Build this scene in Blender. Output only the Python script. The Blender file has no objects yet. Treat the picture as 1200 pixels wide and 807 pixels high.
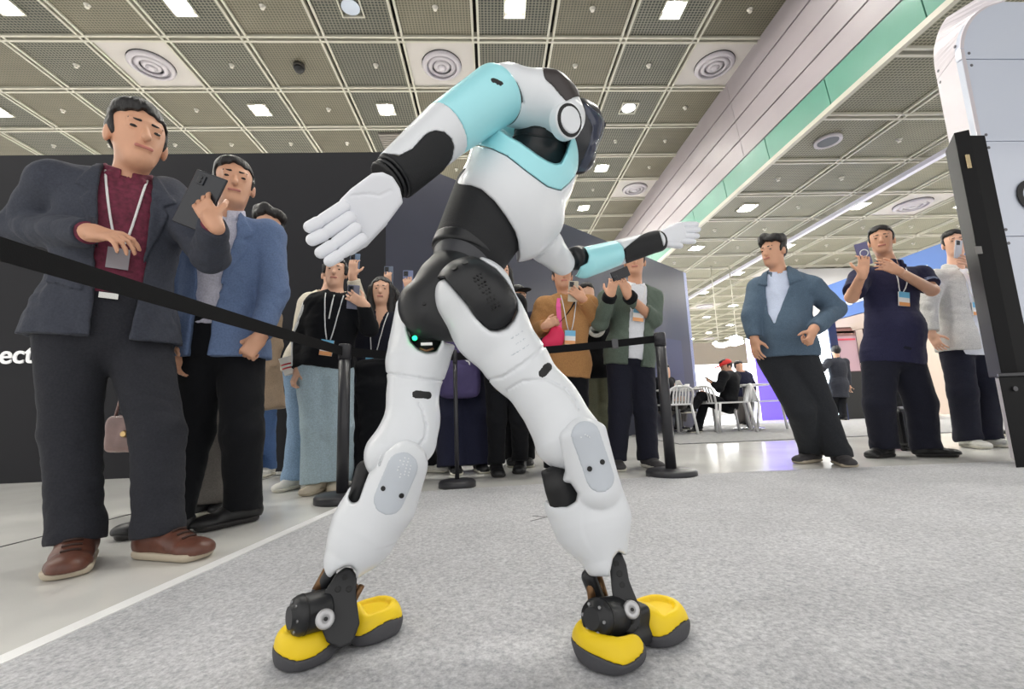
import bpy, math, random
import numpy as np
from mathutils import Vector, Matrix

# ------------------------------------------------------------------ camera
F, HOR, ROLL, YAW, CAMH = 520.0, 479.5, -0.038, 0.05, 0.485
PITCH = math.atan((HOR - 403.5) / F)
SC = bpy.context.scene
COL = SC.collection


def cam_axes():
    cy, sy, cp, sp = math.cos(YAW), math.sin(YAW), math.cos(PITCH), math.sin(PITCH)
    f = np.array([sy * cp, cy * cp, sp]); r = np.array([cy, -sy, 0.0]); u = np.cross(r, f)
    cr, sr = math.cos(ROLL), math.sin(ROLL)
    return cr * r + sr * u, -sr * r + cr * u, f


CR, CU, CF = cam_axes()
CP = np.array([0.0, 0.0, CAMH])
cam_data = bpy.data.cameras.new('camera')
cam = bpy.data.objects.new('camera', cam_data)
COL.objects.link(cam)
cam_data.sensor_width = 36.0
cam_data.lens = F / 1200.0 * 36.0
cam_data.clip_end = 200
cam.matrix_world = Matrix(((CR[0], CU[0], -CF[0], CP[0]), (CR[1], CU[1], -CF[1], CP[1]), (CR[2], CU[2], -CF[2], CP[2]), (0, 0, 0, 1)))
SC.camera = cam

# ------------------------------------------------------------------ world and exposure
wd = bpy.data.worlds.new('hall'); SC.world = wd; wd.use_nodes = True
bg = wd.node_tree.nodes['Background']
bg.inputs[0].default_value = (1.0, 0.985, 0.96, 1); bg.inputs[1].default_value = 0.7
SC.view_settings.view_transform = 'Standard'
SC.view_settings.look = 'None'
SC.view_settings.gamma = 1.0
SC.view_settings.use_curve_mapping = False
SC.view_settings.exposure = 0.8
LAMP = 190.0     # radiance of the lit ceiling downlights


# ------------------------------------------------------------------ pixel to world
def ray(x, y):
    return ((x - 600) / F) * CR - ((y - 403.5) / F) * CU + CF


def at(x, y, Y):                       # the point seen at pixel (x, y) at distance Y into the hall
    r = ray(x, y); return r * (Y / r[1]) + CP


def fl(x, y, z=0.0):                   # the point of a level plane seen at pixel (x, y)
    r = ray(x, y); return r * ((z - CAMH) / r[2]) + CP


def ppm(P):                            # pixels per metre at P
    return F / float((np.asarray(P) - CP) @ CF)


def V(*a): return np.array(a, float)
def unit(v): v = np.asarray(v, float); return v / (np.linalg.norm(v) + 1e-12)


# ------------------------------------------------------------------ materials
def s2l(c):
    c = c / 255.0
    return c / 12.92 if c <= .04045 else ((c + .055) / 1.055) ** 2.4


def rgb(r, g, b): return (s2l(r), s2l(g), s2l(b), 1)


MATS = {}


def mat(name, col, rough=.5, metal=0.0, var=0.0, scale=30.0, bump=0.0, bscale=120.0, stretch=None, emit=None, estr=0.0, spec=.5, coat=0.0, sheen=0.0):
    if name in MATS: return MATS[name]
    m = bpy.data.materials.new(name); m.use_nodes = True
    nt = m.node_tree; b = nt.nodes['Principled BSDF']
    c = rgb(*col)
    b.inputs['Base Color'].default_value = c
    b.inputs['Roughness'].default_value = rough
    b.inputs['Metallic'].default_value = metal
    b.inputs['Specular IOR Level'].default_value = spec
    b.inputs['Coat Weight'].default_value = coat
    b.inputs['Sheen Weight'].default_value = sheen
    if emit:
        b.inputs['Emission Color'].default_value = rgb(*emit); b.inputs['Emission Strength'].default_value = estr
    tc = nt.nodes.new('ShaderNodeTexCoord'); src = tc.outputs['Object']
    if stretch:
        mp = nt.nodes.new('ShaderNodeMapping'); mp.inputs['Scale'].default_value = stretch
        nt.links.new(src, mp.inputs[0]); src = mp.outputs[0]
    if var > 0:
        n = nt.nodes.new('ShaderNodeTexNoise'); n.inputs['Scale'].default_value = scale; n.inputs['Detail'].default_value = 5
        nt.links.new(src, n.inputs['Vector'])
        r = nt.nodes.new('ShaderNodeMapRange'); r.inputs['From Min'].default_value = .3; r.inputs['From Max'].default_value = .7
        r.inputs['To Min'].default_value = 1 - var; r.inputs['To Max'].default_value = 1 + var
        nt.links.new(n.outputs['Fac'], r.inputs[0])
        mx = nt.nodes.new('ShaderNodeVectorMath'); mx.operation = 'SCALE'
        mx.inputs[0].default_value = c[:3]; nt.links.new(r.outputs[0], mx.inputs['Scale'])
        nt.links.new(mx.outputs[0], b.inputs['Base Color'])
    if bump > 0:
        n = nt.nodes.new('ShaderNodeTexNoise'); n.inputs['Scale'].default_value = bscale; n.inputs['Detail'].default_value = 3
        nt.links.new(src, n.inputs['Vector'])
        bp = nt.nodes.new('ShaderNodeBump'); bp.inputs['Strength'].default_value = bump; bp.inputs['Distance'].default_value = .01
        nt.links.new(n.outputs['Fac'], bp.inputs['Height']); nt.links.new(bp.outputs[0], b.inputs['Normal'])
    MATS[name] = m
    return m


def fabric(name, col, rough=.88, var=.14, sheen=.04):
    return mat(name, col, rough, var=var, scale=140, bump=.35, bscale=22, sheen=sheen, spec=.2)


# ------------------------------------------------------------------ objects
def link(o, parent=None):
    COL.objects.link(o)
    if parent is not None: o.parent = parent
    return o


def tag(o, label=None, cat=None, group=None, kind=None):
    if label: o['label'] = label
    if cat: o['category'] = cat
    if group: o['group'] = group
    if kind: o['kind'] = kind
    return o


def wloc(o):
    p = Vector((0, 0, 0))
    while o is not None: p = p + o.location; o = o.parent
    return np.array(p)


def thing(name, label, cat, loc=(0, 0, 0), group=None, rz=0.0):
    o = bpy.data.objects.new(name, None); o.location = [float(v) for v in loc]; o.rotation_euler = (0, 0, rz)
    o.empty_display_size = .05
    return tag(link(o), label, cat, group)


def mesh_np(name, v, quads, smooth=True):
    me = bpy.data.meshes.new(name)
    v = np.asarray(v, np.float32); q = np.asarray(quads, np.int32)
    me.vertices.add(len(v)); me.vertices.foreach_set('co', v.ravel())
    n = q.shape[1]
    me.loops.add(q.size); me.loops.foreach_set('vertex_index', q.ravel())
    me.polygons.add(len(q)); me.polygons.foreach_set('loop_start', np.arange(0, q.size, n, dtype=np.int32))
    me.update(calc_edges=True)
    me.polygons.foreach_set('use_smooth', np.full(len(q), smooth))
    return me


class MB:                                # collects solids into one mesh
    def __init__(s): s.v = []; s.f = []; s.sm = []

    def add(s, vs, fs, smooth=False):
        o = len(s.v); s.v += [tuple(float(c) for c in p) for p in vs]
        s.f += [tuple(i + o for i in f) for f in fs]; s.sm += [smooth] * len(fs)
        return s

    def box(s, c, h, ax=None):           # centre, half sizes, axes
        c = np.asarray(c, float); ax = np.eye(3) if ax is None else np.asarray(ax, float)
        P = [c + sx * h[0] * ax[0] + sy * h[1] * ax[1] + sz * h[2] * ax[2] for sx in (-1, 1) for sy in (-1, 1) for sz in (-1, 1)]
        f = [(0, 1, 3, 2), (4, 6, 7, 5), (0, 4, 5, 1), (2, 3, 7, 6), (0, 2, 6, 4), (1, 5, 7, 3)]
        if np.linalg.det(ax) < 0: f = [q[::-1] for q in f]
        return s.add(P, f)

    def bx(s, x0, x1, y0, y1, z0, z1): return s.box(((x0 + x1) / 2, (y0 + y1) / 2, (z0 + z1) / 2), (abs(x1 - x0) / 2, abs(y1 - y0) / 2, abs(z1 - z0) / 2))

    def lathe(s, prof, o=(0, 0, 0), ax=(0, 0, 1), n=24, smooth=True):   # prof: (radius, height)
        w = unit(ax); a = unit(np.cross(w, (1, 0, 0) if abs(w[0]) < .8 else (0, 1, 0))); b = np.cross(w, a); o = np.asarray(o, float)
        vs = []; fs = []
        for r, hh in prof:
            for k in range(n):
                t = 2 * math.pi * k / n; vs.append(o + w * hh + r * (math.cos(t) * a + math.sin(t) * b))
        for i in range(len(prof) - 1):
            for k in range(n):
                k2 = (k + 1) % n; fs.append((i * n + k, i * n + k2, (i + 1) * n + k2, (i + 1) * n + k))
        s.add(vs, fs, smooth)
        m = len(s.v) - len(vs)
        s.f.append(tuple(m + k for k in range(n))[::-1]); s.sm.append(False)
        s.f.append(tuple(m + (len(prof) - 1) * n + k for k in range(n))); s.sm.append(False)
        return s

    def tube(s, pts, r, n=8, flat=None):
        pts = [np.asarray(p, float) for p in pts]; vs = []; fs = []; up = None
        for i, p in enumerate(pts):
            t = unit(pts[min(i + 1, len(pts) - 1)] - pts[max(i - 1, 0)])
            if up is None: up = unit(np.cross(t, (0, 0, 1) if abs(t[2]) < .9 else (1, 0, 0)))
            up = unit(up - t * (up @ t)); b = np.cross(t, up)
            rr = r[i] if isinstance(r, (list, tuple)) else r
            for k in range(n):
                q = 2 * math.pi * k / n; vs.append(p + rr * (math.cos(q) * up + math.sin(q) * b))
        for i in range(len(pts) - 1):
            for k in range(n):
                k2 = (k + 1) % n; fs.append((i * n + k, i * n + k2, (i + 1) * n + k2, (i + 1) * n + k))
        fs.append(tuple(range(n))[::-1]); fs.append(tuple((len(pts) - 1) * n + k for k in range(n)))
        return s.add(vs, fs, True)

    def prism(s, poly, o, ax, d0, d1):   # poly in plane axes ax[0], ax[1], extruded along ax[2]
        o = np.asarray(o, float); ax = np.asarray(ax, float); n = len(poly)
        vs = [o + p[0] * ax[0] + p[1] * ax[1] + d * ax[2] for d in (d0, d1) for p in poly]
        fs = [tuple(range(n))[::-1], tuple(n + k for k in range(n))] + [(k, (k + 1) % n, n + (k + 1) % n, n + k) for k in range(n)]
        return s.add(vs, fs)

    def strip(s, pts, width_dir, w, thick_dir, t):   # a band along pts
        pts = [np.asarray(p, float) for p in pts]; vs = []; fs = []
        for i, p in enumerate(pts):
            wd_ = width_dir[i] if isinstance(width_dir, list) else width_dir
            td = thick_dir[i] if isinstance(thick_dir, list) else thick_dir
            ww = w[i] if isinstance(w, (list, tuple)) else w
            wd_ = unit(wd_); td = unit(td)
            for a, b in ((-1, -1), (1, -1), (1, 1), (-1, 1)): vs.append(p + wd_ * a * ww / 2 + td * b * t / 2)
        for i in range(len(pts) - 1):
            for k in range(4): fs.append((i * 4 + k, i * 4 + (k + 1) % 4, (i + 1) * 4 + (k + 1) % 4, (i + 1) * 4 + k))
        fs.append((3, 2, 1, 0)); e = (len(pts) - 1) * 4; fs.append((e, e + 1, e + 2, e + 3))
        return s.add(vs, fs, False)

    def data(s, name, off=(0, 0, 0), bevel=0.0):
        me = bpy.data.meshes.new(name)
        v = [(p[0] - off[0], p[1] - off[1], p[2] - off[2]) for p in s.v]
        me.from_pydata(v, [], s.f); me.polygons.foreach_set('use_smooth', s.sm); me.update()
        import bmesh
        bm = bmesh.new(); bm.from_mesh(me); bmesh.ops.recalc_face_normals(bm, faces=bm.faces)
        if bevel > 0:
            es = [e for e in bm.edges if len(e.link_faces) == 2 and e.calc_face_angle(0) > .5]
            bmesh.ops.bevel(bm, geom=es, offset=bevel, segments=2, affect='EDGES', profile=.5)
        bm.to_mesh(me); bm.free()
        return me

    def build(s, name, m, parent=None, bevel=0.0, world=True):
        off = wloc(parent) if (parent is not None and world) else (0, 0, 0)
        me = s.data(name, off, bevel); me.materials.append(m)
        return link(bpy.data.objects.new(name, me), parent)


def inst(name, me, loc, parent=None, rz=0.0):
    o = bpy.data.objects.new(name, me); o.location = [float(v) for v in loc]; o.rotation_euler = (0, 0, rz)
    return link(o, parent)


def copy_tree(o, parent=None):
    c = o.copy(); COL.objects.link(c); c.parent = parent
    for ch in list(o.children): copy_tree(ch, c)
    return c


ORD = 'first second third fourth fifth sixth seventh eighth ninth tenth eleventh twelfth thirteenth fourteenth fifteenth sixteenth seventeenth eighteenth nineteenth twentieth twenty-first twenty-second twenty-third twenty-fourth'.split()


def struct(o): o['kind'] = 'structure'; return o


def text_obj(name, s, size, m, origin, xdir, ydir, parent=None, depth=.004, bold=0.0, align='LEFT'):
    cu = bpy.data.curves.new(name, 'FONT'); cu.body = s; cu.size = size; cu.extrude = depth; cu.offset = bold; cu.align_x = align; cu.resolution_u = 5
    o = bpy.data.objects.new(name, cu); COL.objects.link(o)
    dg = bpy.context.evaluated_depsgraph_get()
    me = bpy.data.meshes.new_from_object(o.evaluated_get(dg)); bpy.data.objects.remove(o)
    x = unit(xdir); y = unit(ydir); z = np.cross(x, y); origin = np.asarray(origin, float)
    off = wloc(parent) if parent is not None else np.zeros(3)
    M = Matrix(((x[0], y[0], z[0], origin[0] - off[0]), (x[1], y[1], z[1], origin[1] - off[1]), (x[2], y[2], z[2], origin[2] - off[2]), (0, 0, 0, 1)))
    me.transform(M); me.materials.clear(); me.materials.append(m)
    return link(bpy.data.objects.new(name, me), parent)
# ------------------------------------------------------------------ hall shell
def mesh_panel_mat(name, hole, face, k):
    m = bpy.data.materials.new(name); m.use_nodes = True; nt = m.node_tree; b = nt.nodes['Principled BSDF']
    b.inputs['Roughness'].default_value = .55
    tc = nt.nodes.new('ShaderNodeTexCoord'); sp = nt.nodes.new('ShaderNodeSeparateXYZ'); nt.links.new(tc.outputs['Object'], sp.inputs[0])

    def mth(op, a, bb=None):
        n = nt.nodes.new('ShaderNodeMath'); n.operation = op
        for i, q in enumerate((a, bb)):
            if q is None: continue
            if isinstance(q, (int, float)): n.inputs[i].default_value = q
            else: nt.links.new(q, n.inputs[i])
        return n.outputs[0]
    sx = mth('SINE', mth('MULTIPLY', sp.outputs[0], k)); sy = mth('SINE', mth('MULTIPLY', sp.outputs[1], k * 1.15))
    h = mth('ABSOLUTE', mth('MULTIPLY', sx, sy))
    r = nt.nodes.new('ShaderNodeMapRange'); r.inputs['From Min'].default_value = .30; r.inputs['From Max'].default_value = .55; nt.links.new(h, r.inputs[0])
    oi = nt.nodes.new('ShaderNodeObjectInfo')
    hs = nt.nodes.new('ShaderNodeMapRange'); hs.inputs['To Min'].default_value = .88; hs.inputs['To Max'].default_value = 1.12; nt.links.new(oi.outputs['Random'], hs.inputs[0])
    mx = nt.nodes.new('ShaderNodeMix'); mx.data_type = 'RGBA'; nt.links.new(r.outputs[0], mx.inputs[0])
    mx.inputs[6].default_value = rgb(*face); mx.inputs[7].default_value = rgb(*hole)
    ns = nt.nodes.new('ShaderNodeTexNoise'); ns.inputs['Scale'].default_value = 2.2; ns.inputs['Detail'].default_value = 3; nt.links.new(tc.outputs['Object'], ns.inputs['Vector'])
    nr = nt.nodes.new('ShaderNodeMapRange'); nr.inputs['To Min'].default_value = .8; nr.inputs['To Max'].default_value = 1.2; nt.links.new(ns.outputs['Fac'], nr.inputs[0])
    sc = nt.nodes.new('ShaderNodeVectorMath'); sc.operation = 'SCALE'; nt.links.new(mx.outputs[2], sc.inputs[0]); nt.links.new(mth('MULTIPLY', hs.outputs[0], nr.outputs[0]), sc.inputs['Scale'])
    nt.links.new(sc.outputs[0], b.inputs['Base Color'])
    return m


M_MESH_D = mesh_panel_mat('mesh_dark', (34, 37, 32), (112, 110, 98), math.pi / .052)
M_MESH_T = mesh_panel_mat('mesh_tan', (74, 71, 58), (114, 109, 93), math.pi / .047)
M_MESH_R = mesh_panel_mat('mesh_right', (76, 76, 60), (134, 131, 113), math.pi / .05)
M_BAR = mat('grid_bar', (186, 183, 170), .45)
M_WHITE = mat('white_panel', (186, 181, 178), .5)
M_LAMP = mat('lamp_lit', (255, 255, 255), .5, emit=(255, 252, 244), estr=LAMP)
M_LAMP_DIM = mat('lamp_dim', (255, 255, 255), .5, emit=(240, 245, 255), estr=1.2)
M_LAMP_OFF = mat('lamp_off', (186, 196, 214), .2)
M_DARK = mat('dark_gap', (40, 40, 38), .8)
M_VENT = mat('vent_metal', (188, 183, 190), .4)
M_SPR = mat('sprinkler_metal', (206, 202, 192), .35)
M_BLACK = mat('black_plastic', (24, 24, 27), .45)

ZL, ZR = 6.0 + CAMH, 4.03 + CAMH
PW, PD = .2042 * 6.0, .2042 * .9239 * 6.0
LX0, LY0 = -1.2388 * 6.0, .8892 * 6.0
ceil = struct(MB().bx(-17, 4.72, -1.5, 24, ZL + .25, ZL + .4).build('ceiling', M_DARK))
RW, RD = .304 * 4.03, .2935 * 4.03
RX0, RY0 = 1.218 * 4.03, 1.41 * 4.03
ceilr = struct(MB().bx(4.96, 22, -1.5, 34, ZR + .25, ZR + .4).build('ceiling', M_DARK))


def panel_mesh(w, d, m):
    me = MB().bx(-w / 2 + .035, w / 2 - .035, -d / 2 + .035, d / 2 - .035, 0, .03).data('ceiling_panel'); me.materials.append(m); return me


pm_d, pm_t = panel_mesh(PW, PD, M_MESH_D), panel_mesh(PW, PD, M_MESH_T)
pm_w = panel_mesh(PW, PD, M_WHITE); pm_r = panel_mesh(RW, RD, M_MESH_R); pm_rw = panel_mesh(RW, RD, M_WHITE)


def lamp_thing(loc, state, label, group):
    o = thing('ceiling_downlight', label, 'ceiling light', loc, group)
    inst('frame', LFR, (0, 0, 0), o)
    inst('diffuser', {'lit': LDF, 'dim': LDM, 'off': LOF}[state], (0, 0, 0), o)
    return o


s_ = .15
LFR = MB()
for a, b, c_, d in ((-s_ - .02, s_ + .02, s_, s_ + .02), (-s_ - .02, s_ + .02, -s_ - .02, -s_), (-s_ - .02, -s_, -s_, s_), (s_, s_ + .02, -s_, s_)): LFR.bx(a, b, c_, d, -.03, .02)
LFR = LFR.data('frame'); LFR.materials.append(M_BAR)


def dif(m):
    me = MB().lathe([(.135, -.02), (.135, -.005)], n=20).data('diffuser'); me.materials.append(m); return me


LDF, LDM, LOF = dif(M_LAMP), dif(M_LAMP_DIM), dif(M_LAMP_OFF)
vent_ring = MB()
for r in (.33, .235, .14): vent_ring.lathe([(r, .0), (r + .01, -.03), (r - .05, -.07), (r - .07, -.05), (r - .05, -.015)], n=36)
vent_ring = vent_ring.data('ring_blades'); vent_ring.materials.append(M_VENT)
vent_hub = MB().lathe([(.03, -.085), (.075, -.065), (.055, -.0)], n=20).data('hub'); vent_hub.materials.append(M_VENT)
vent_hole = MB().lathe([(.345, -.004), (.345, .02)], n=36).data('dark_throat'); vent_hole.materials.append(M_DARK)


def vent_thing(loc, label, group=None, sc=1.0):
    o = thing('ceiling_vent', label, 'air vent', loc, group)
    for n_, me in (('dark_throat', vent_hole), ('ring_blades', vent_ring), ('hub', vent_hub)): q = inst(n_, me, (0, 0, 0), o); q.scale = (sc, sc, sc)
    return o


spr = MB().lathe([(.045, 0), (.04, -.015), (.014, -.02), (.014, -.045), (.028, -.05)][::-1], n=12).data('sprinkler_head'); spr.materials.append(M_SPR)
# left, higher ceiling: even columns dark mesh, odd columns tan mesh
for r in range(-2, 15):
    for c_ in range(-7, 10):
        x, y = LX0 + (c_ + .5) * PW, LY0 + (r + .5) * PD
        vent = (r % 4 == 1 and c_ % 4 == 1)
        inst('ceiling_panel', pm_w if vent else (pm_d if c_ % 2 == 0 else pm_t), (x, y, ZL + .02), ceil)
        if vent:
            vent_thing((x, y, ZL + .02), {(1, 1): 'round ringed vent in white panel at far left of the ceiling', (1, 5): 'round ringed vent in white panel above the robot elbow',
                       (1, 9): 'round ringed vent in white panel touching the sloped white bulkhead, nearest one', (5, 9): 'small looking round vent farther back beside the white bulkhead'}.get((r, c_), 'round ringed vent, higher ceiling, %s vent row, %s vent from the left' % (ORD[(r + 3) // 4], ORD[(c_ + 7) // 4])))
        elif r % 2 == 0 and c_ % 2 == 0:
            if r > 10 and c_ < 5: continue
            st = 'off' if (r, c_) == (0, 4) else ('dim' if (r, c_) in ((2, 8),) else 'lit')
            lb = {(0, 4): 'unlit bluish square downlight at top edge of the ceiling', (2, 8): 'dimly lit square downlight right of the robot head',
                  (0, 6): 'lit square downlight right above the robot shoulder', (0, 8): 'bright square downlight left of the nearest bulkhead vent', (0, 2): 'lit square downlight at top edge near left vent',
                  (2, 2): 'lit square downlight between the left man and robot hand', (2, 4): 'lit square downlight above the robot forearm'}.get((r, c_), 'square downlight, higher ceiling, %s lamp row from the front, %s from the left' % (ORD[(r + 2) // 2], ORD[(c_ + 6) // 2]))
            lamp_thing((x, y, ZL + .02), st, lb, 'square downlights of the higher ceiling')
        elif -1 <= r <= 5 and (r, c_) not in ((1, 3), (3, 4)):
            tag(inst('ceiling_sprinkler', spr, (x + random.Random(r * 50 + c_).uniform(-.1, .1), y, ZL + .02)), 'small sprinkler head, higher ceiling, %s panel row from the front, %s panel from the left' % (ORD[r + 1], ORD[c_ + 7]), 'sprinkler', 'sprinklers of the higher ceiling')
x, y = LX0 + 3.5 * PW, LY0 + 1.5 * PD
o = thing('dome_camera', 'small dark dome camera hanging from a tan mesh panel', 'camera', (x, y, ZL + .02))
MB().lathe([(.09, 0), (.1, -.05), (.09, -.06)][::-1], (x, y, ZL + .02), n=16).build('mount', mat('camera_brown', (70, 66, 60), .5), o)
MB().lathe([(.02, -.15), (.06, -.13), (.085, -.09), (.09, -.06)], (x, y, ZL + .02), n=16).build('dome', M_BLACK, o)
x, y = LX0 + 4.5 * PW, LY0 + 3.5 * PD
o = thing('return_grille', 'flat grey square return grille near the dark wall top', 'air vent', (x, y, ZL))
MB().bx(x - .36, x + .36, y - .36, y + .36, ZL - .012, ZL + .015).build('grille_plate', mat('grille_grey', (116, 110, 106), .6), o)
for k in range(9): MB().bx(x - .34, x + .34, y - .32 + k * .08 - .02, y - .32 + k * .08 + .02, ZL - .025, ZL - .012).build('slat', mat('grille_slat', (140, 134, 128), .6), o)
for c_ in range(-7, 11):
    for s in (-.045, .045):
        x = LX0 + c_ * PW + s
        if x < 4.66: MB().bx(x - .018, x + .018, -.6, 22, ZL - .01, ZL + .08).build('grid_bar', M_BAR, ceil)
for r in range(-2, 16):
    for s in (-.045, .045):
        y = LY0 + r * PD + s
        MB().bx(-16, 4.68, y - .018, y + .018, ZL - .014, ZL + .08).build('grid_bar', M_BAR, ceil)
# right, lower ceiling
RL = 'white square downlight in the lower right ceiling'
for r in range(-3, 21):
    for c_ in range(0, 12):
        x, y = RX0 + (c_ + .5) * RW, RY0 + (r + .5) * RD
        vent = (c_ % 4 == 3 and r % 4 == 2)
        inst('ceiling_panel', pm_rw if vent else pm_r, (x, y, ZR + .02), ceilr)
        if vent:
            vent_thing((x, y, ZR + .02), {(2, 3): 'round vent in white panel beside the black display post'}.get((r, c_), 'round vent, lower ceiling, %s vent row, %s vent from the bulkhead' % (ORD[(r + 2) // 4], ORD[c_ // 4])), 'vents of the lower ceiling', 1.0)
        elif c_ % 2 == 0 and r % 2 == 0 and not (c_ == 0 and r < 2):
            lamp_thing((x, y, ZR + .02), 'lit', {(2, 0): 'bright downlight beside the robot far hand, next to the white trim', (2, 2): 'bright downlight above the capless man with blue jacket', (2, 4): 'bright downlight left of the black display post'}.get((r, c_), 'square downlight, lower ceiling, %s lamp row from the front, %s from the bulkhead' % (ORD[(r + 2) // 2], ORD[c_ // 2])), 'square downlights of the lower ceiling')
        elif r in (0, 1, 2, 3, 4, 5) and (r, c_) != (0, 0):
            tag(inst('ceiling_sprinkler', spr, (x - .1, y, ZR + .02)), 'small sprinkler head, lower ceiling, %s panel row from the front, %s panel from the bulkhead' % (ORD[r], ORD[c_]), 'sprinkler', 'sprinklers of the lower ceiling')
x, y = RX0 + .45 * RW, RY0 + .5 * RD
o = thing('ceiling_speaker', 'round dark ceiling speaker with pale rim beside the green band', 'speaker', (x, y, ZR))
MB().lathe([(.15, -.01), (.16, -.03), (.19, -.03), (.19, .02)], (x, y, ZR), n=28).build('rim', M_VENT, o)
MB().lathe([(.145, -.02), (.145, .02)], (x, y, ZR), n=28).build('grille', mat('speaker_grey', (96, 100, 106), .6), o)
for c_ in range(1, 13):
    for s in (-.05, .05):
        x = RX0 + c_ * RW + s
        MB().bx(x - .018, x + .018, -1, 32, ZR - .01, ZR + .08).build('grid_bar', M_BAR, ceilr)
for r in range(-3, 22):
    for s in (-.05, .05):
        y = RY0 + r * RD + s
        MB().bx(4.95, 20, y - .018, y + .018, ZR - .014, ZR + .08).build('grid_bar', M_BAR, ceilr)
p1, p2 = fl(1112, 176, ZR - .12), fl(800, 338, ZR - .12)
p1 = at(1112, 176, 5.9); d = ZR - .12
p1 = fl(1085, 192, d); p2 = V(p1[0], 26, d)
o = MB().bx(p1[0] - .05, p1[0] + .05, 2, 26, d - .03, d + .05).build('lighting_track', mat('track_white', (226, 224, 240), .35))
tag(o, 'long pale lavender lighting track hanging under the lower ceiling', 'lighting track')
# bulkhead between the two ceilings
bw = struct(MB().bx(4.97, 5.1, -1.5, 33, ZR + .42, ZL + .3).build('wall_right', M_DARK))
M_BULK = mat('bulkhead', (154, 146, 150), .42, var=.04, scale=1.5)
M_GREEN = mat('green_band', (84, 140, 122), .3, var=.05, scale=2)


def bx_at(z): return 4.68 + (ZL - z) * (.23 / 1.97)


zs = [ZR + .46, ZR + .82, ZR + 1.20, ZR + 1.60, ZL + .1]
for k in range(4):
    z0, z1 = zs[k] + .012, zs[k + 1] - .012
    for j in range(4):
        y0, y1 = -1.5 + j * 9.0 + .003, -1.5 + (j + 1) * 9.0 - .003
        MB().add([(bx_at(z) + e, y, z) for y in (y0, y1) for z in (z0, z1) for e in (0, .06)], [(0, 2, 3, 1), (4, 5, 7, 6), (0, 1, 5, 4), (2, 6, 7, 3), (0, 4, 6, 2), (1, 3, 7, 5)]).build('bulkhead_panel', M_BULK, bw)
for j in range(24):
    y0, y1 = -1.5 + j * 1.4 + .008, -1.5 + (j + 1) * 1.4 - .008
    MB().add([(bx_at(z) + e + .012, y, z) for y in (y0, y1) for z in (ZR + .05, ZR + .46) for e in (0, .06)], [(0, 2, 3, 1), (4, 5, 7, 6), (0, 1, 5, 4), (2, 6, 7, 3), (0, 4, 6, 2), (1, 3, 7, 5)]).build('green_band_panel', M_GREEN, bw)
struct(MB().bx(bx_at(ZR) - .015, bx_at(ZR) + .05, -1.5, 33, ZR - .025, ZR + .05).build('trim_1', M_BAR))

# floor and carpet
def floor_mat():
    m = mat('hall_floor', (222, 221, 217), .16, var=.10, scale=1.3)
    return m


floor = struct(MB().bx(-18, 24, -3, 36, -.1, 0).build('floor', floor_mat()))
M_CARPET = bpy.data.materials.new('carpet'); M_CARPET.use_nodes = True
nt = M_CARPET.node_tree; b = nt.nodes['Principled BSDF']; b.inputs['Roughness'].default_value = .95; b.inputs['Specular IOR Level'].default_value = .15
tc = nt.nodes.new('ShaderNodeTexCoord')
n1 = nt.nodes.new('ShaderNodeTexNoise'); n1.inputs['Scale'].default_value = 95; n1.inputs['Detail'].default_value = 6; n1.inputs['Roughness'].default_value = .7
mp = nt.nodes.new('ShaderNodeMapping'); mp.inputs['Scale'].default_value = (1, 1, 1); nt.links.new(tc.outputs['Object'], mp.inputs[0]); nt.links.new(mp.outputs[0], n1.inputs['Vector'])
n2 = nt.nodes.new('ShaderNodeTexNoise'); n2.inputs['Scale'].default_value = 3.0; n2.inputs['Detail'].default_value = 4; nt.links.new(tc.outputs['Object'], n2.inputs['Vector'])
cr_ = nt.nodes.new('ShaderNodeValToRGB'); cr_.color_ramp.elements[0].position = .3; cr_.color_ramp.elements[0].color = rgb(150, 151, 156); cr_.color_ramp.elements[1].position = .68; cr_.color_ramp.elements[1].color = rgb(212, 212, 214)
nt.links.new(n1.outputs['Fac'], cr_.inputs[0])
r_ = nt.nodes.new('ShaderNodeMapRange'); r_.inputs['To Min'].default_value = .86; r_.inputs['To Max'].default_value = 1.14; nt.links.new(n2.outputs['Fac'], r_.inputs[0])
sc_ = nt.nodes.new('ShaderNodeVectorMath'); sc_.operation = 'SCALE'; nt.links.new(cr_.outputs[0], sc_.inputs[0]); nt.links.new(r_.outputs[0], sc_.inputs['Scale']); nt.links.new(sc_.outputs[0], b.inputs['Base Color'])
bp = nt.nodes.new('ShaderNodeBump'); bp.inputs['Strength'].default_value = .5; bp.inputs['Distance'].default_value = .006; nt.links.new(n1.outputs['Fac'], bp.inputs['Height']); nt.links.new(bp.outputs[0], b.inputs['Normal'])
w0, w1 = fl(0, 778), fl(393, 599)
td = unit(w1 - w0); tn = V(td[1], -td[0], 0)     # along the tape, and to its right
A = w0 - td * 1.6; L0 = 1.6 + np.linalg.norm(w1 - w0)
far_l = w0 + td * (L0 - 1.6 + .42)
e1 = fl(820, 556); e2 = fl(1200, 552)
poly = [A + tn * .02, far_l + tn * .02, V(e1[0], e1[1], 0), V(e1[0] + 3.6, e1[1] - .1, 0), V(5.5, -1.5, 0), V(A[0], -1.5, 0)]
cb = MB().prism([(p[0], p[1]) for p in poly], (0, 0, 0), np.eye(3), .0, .006)
carpet = tag(cb.build('carpet', M_CARPET), 'large pale grey carpet the robot stands on, edged by white tape', 'carpet')
tp = MB().strip([A, far_l], tn, .045, V(0, 0, 1), .018).build('edge_tape', mat('white_tape', (236, 236, 236), .6), carpet)
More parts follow.
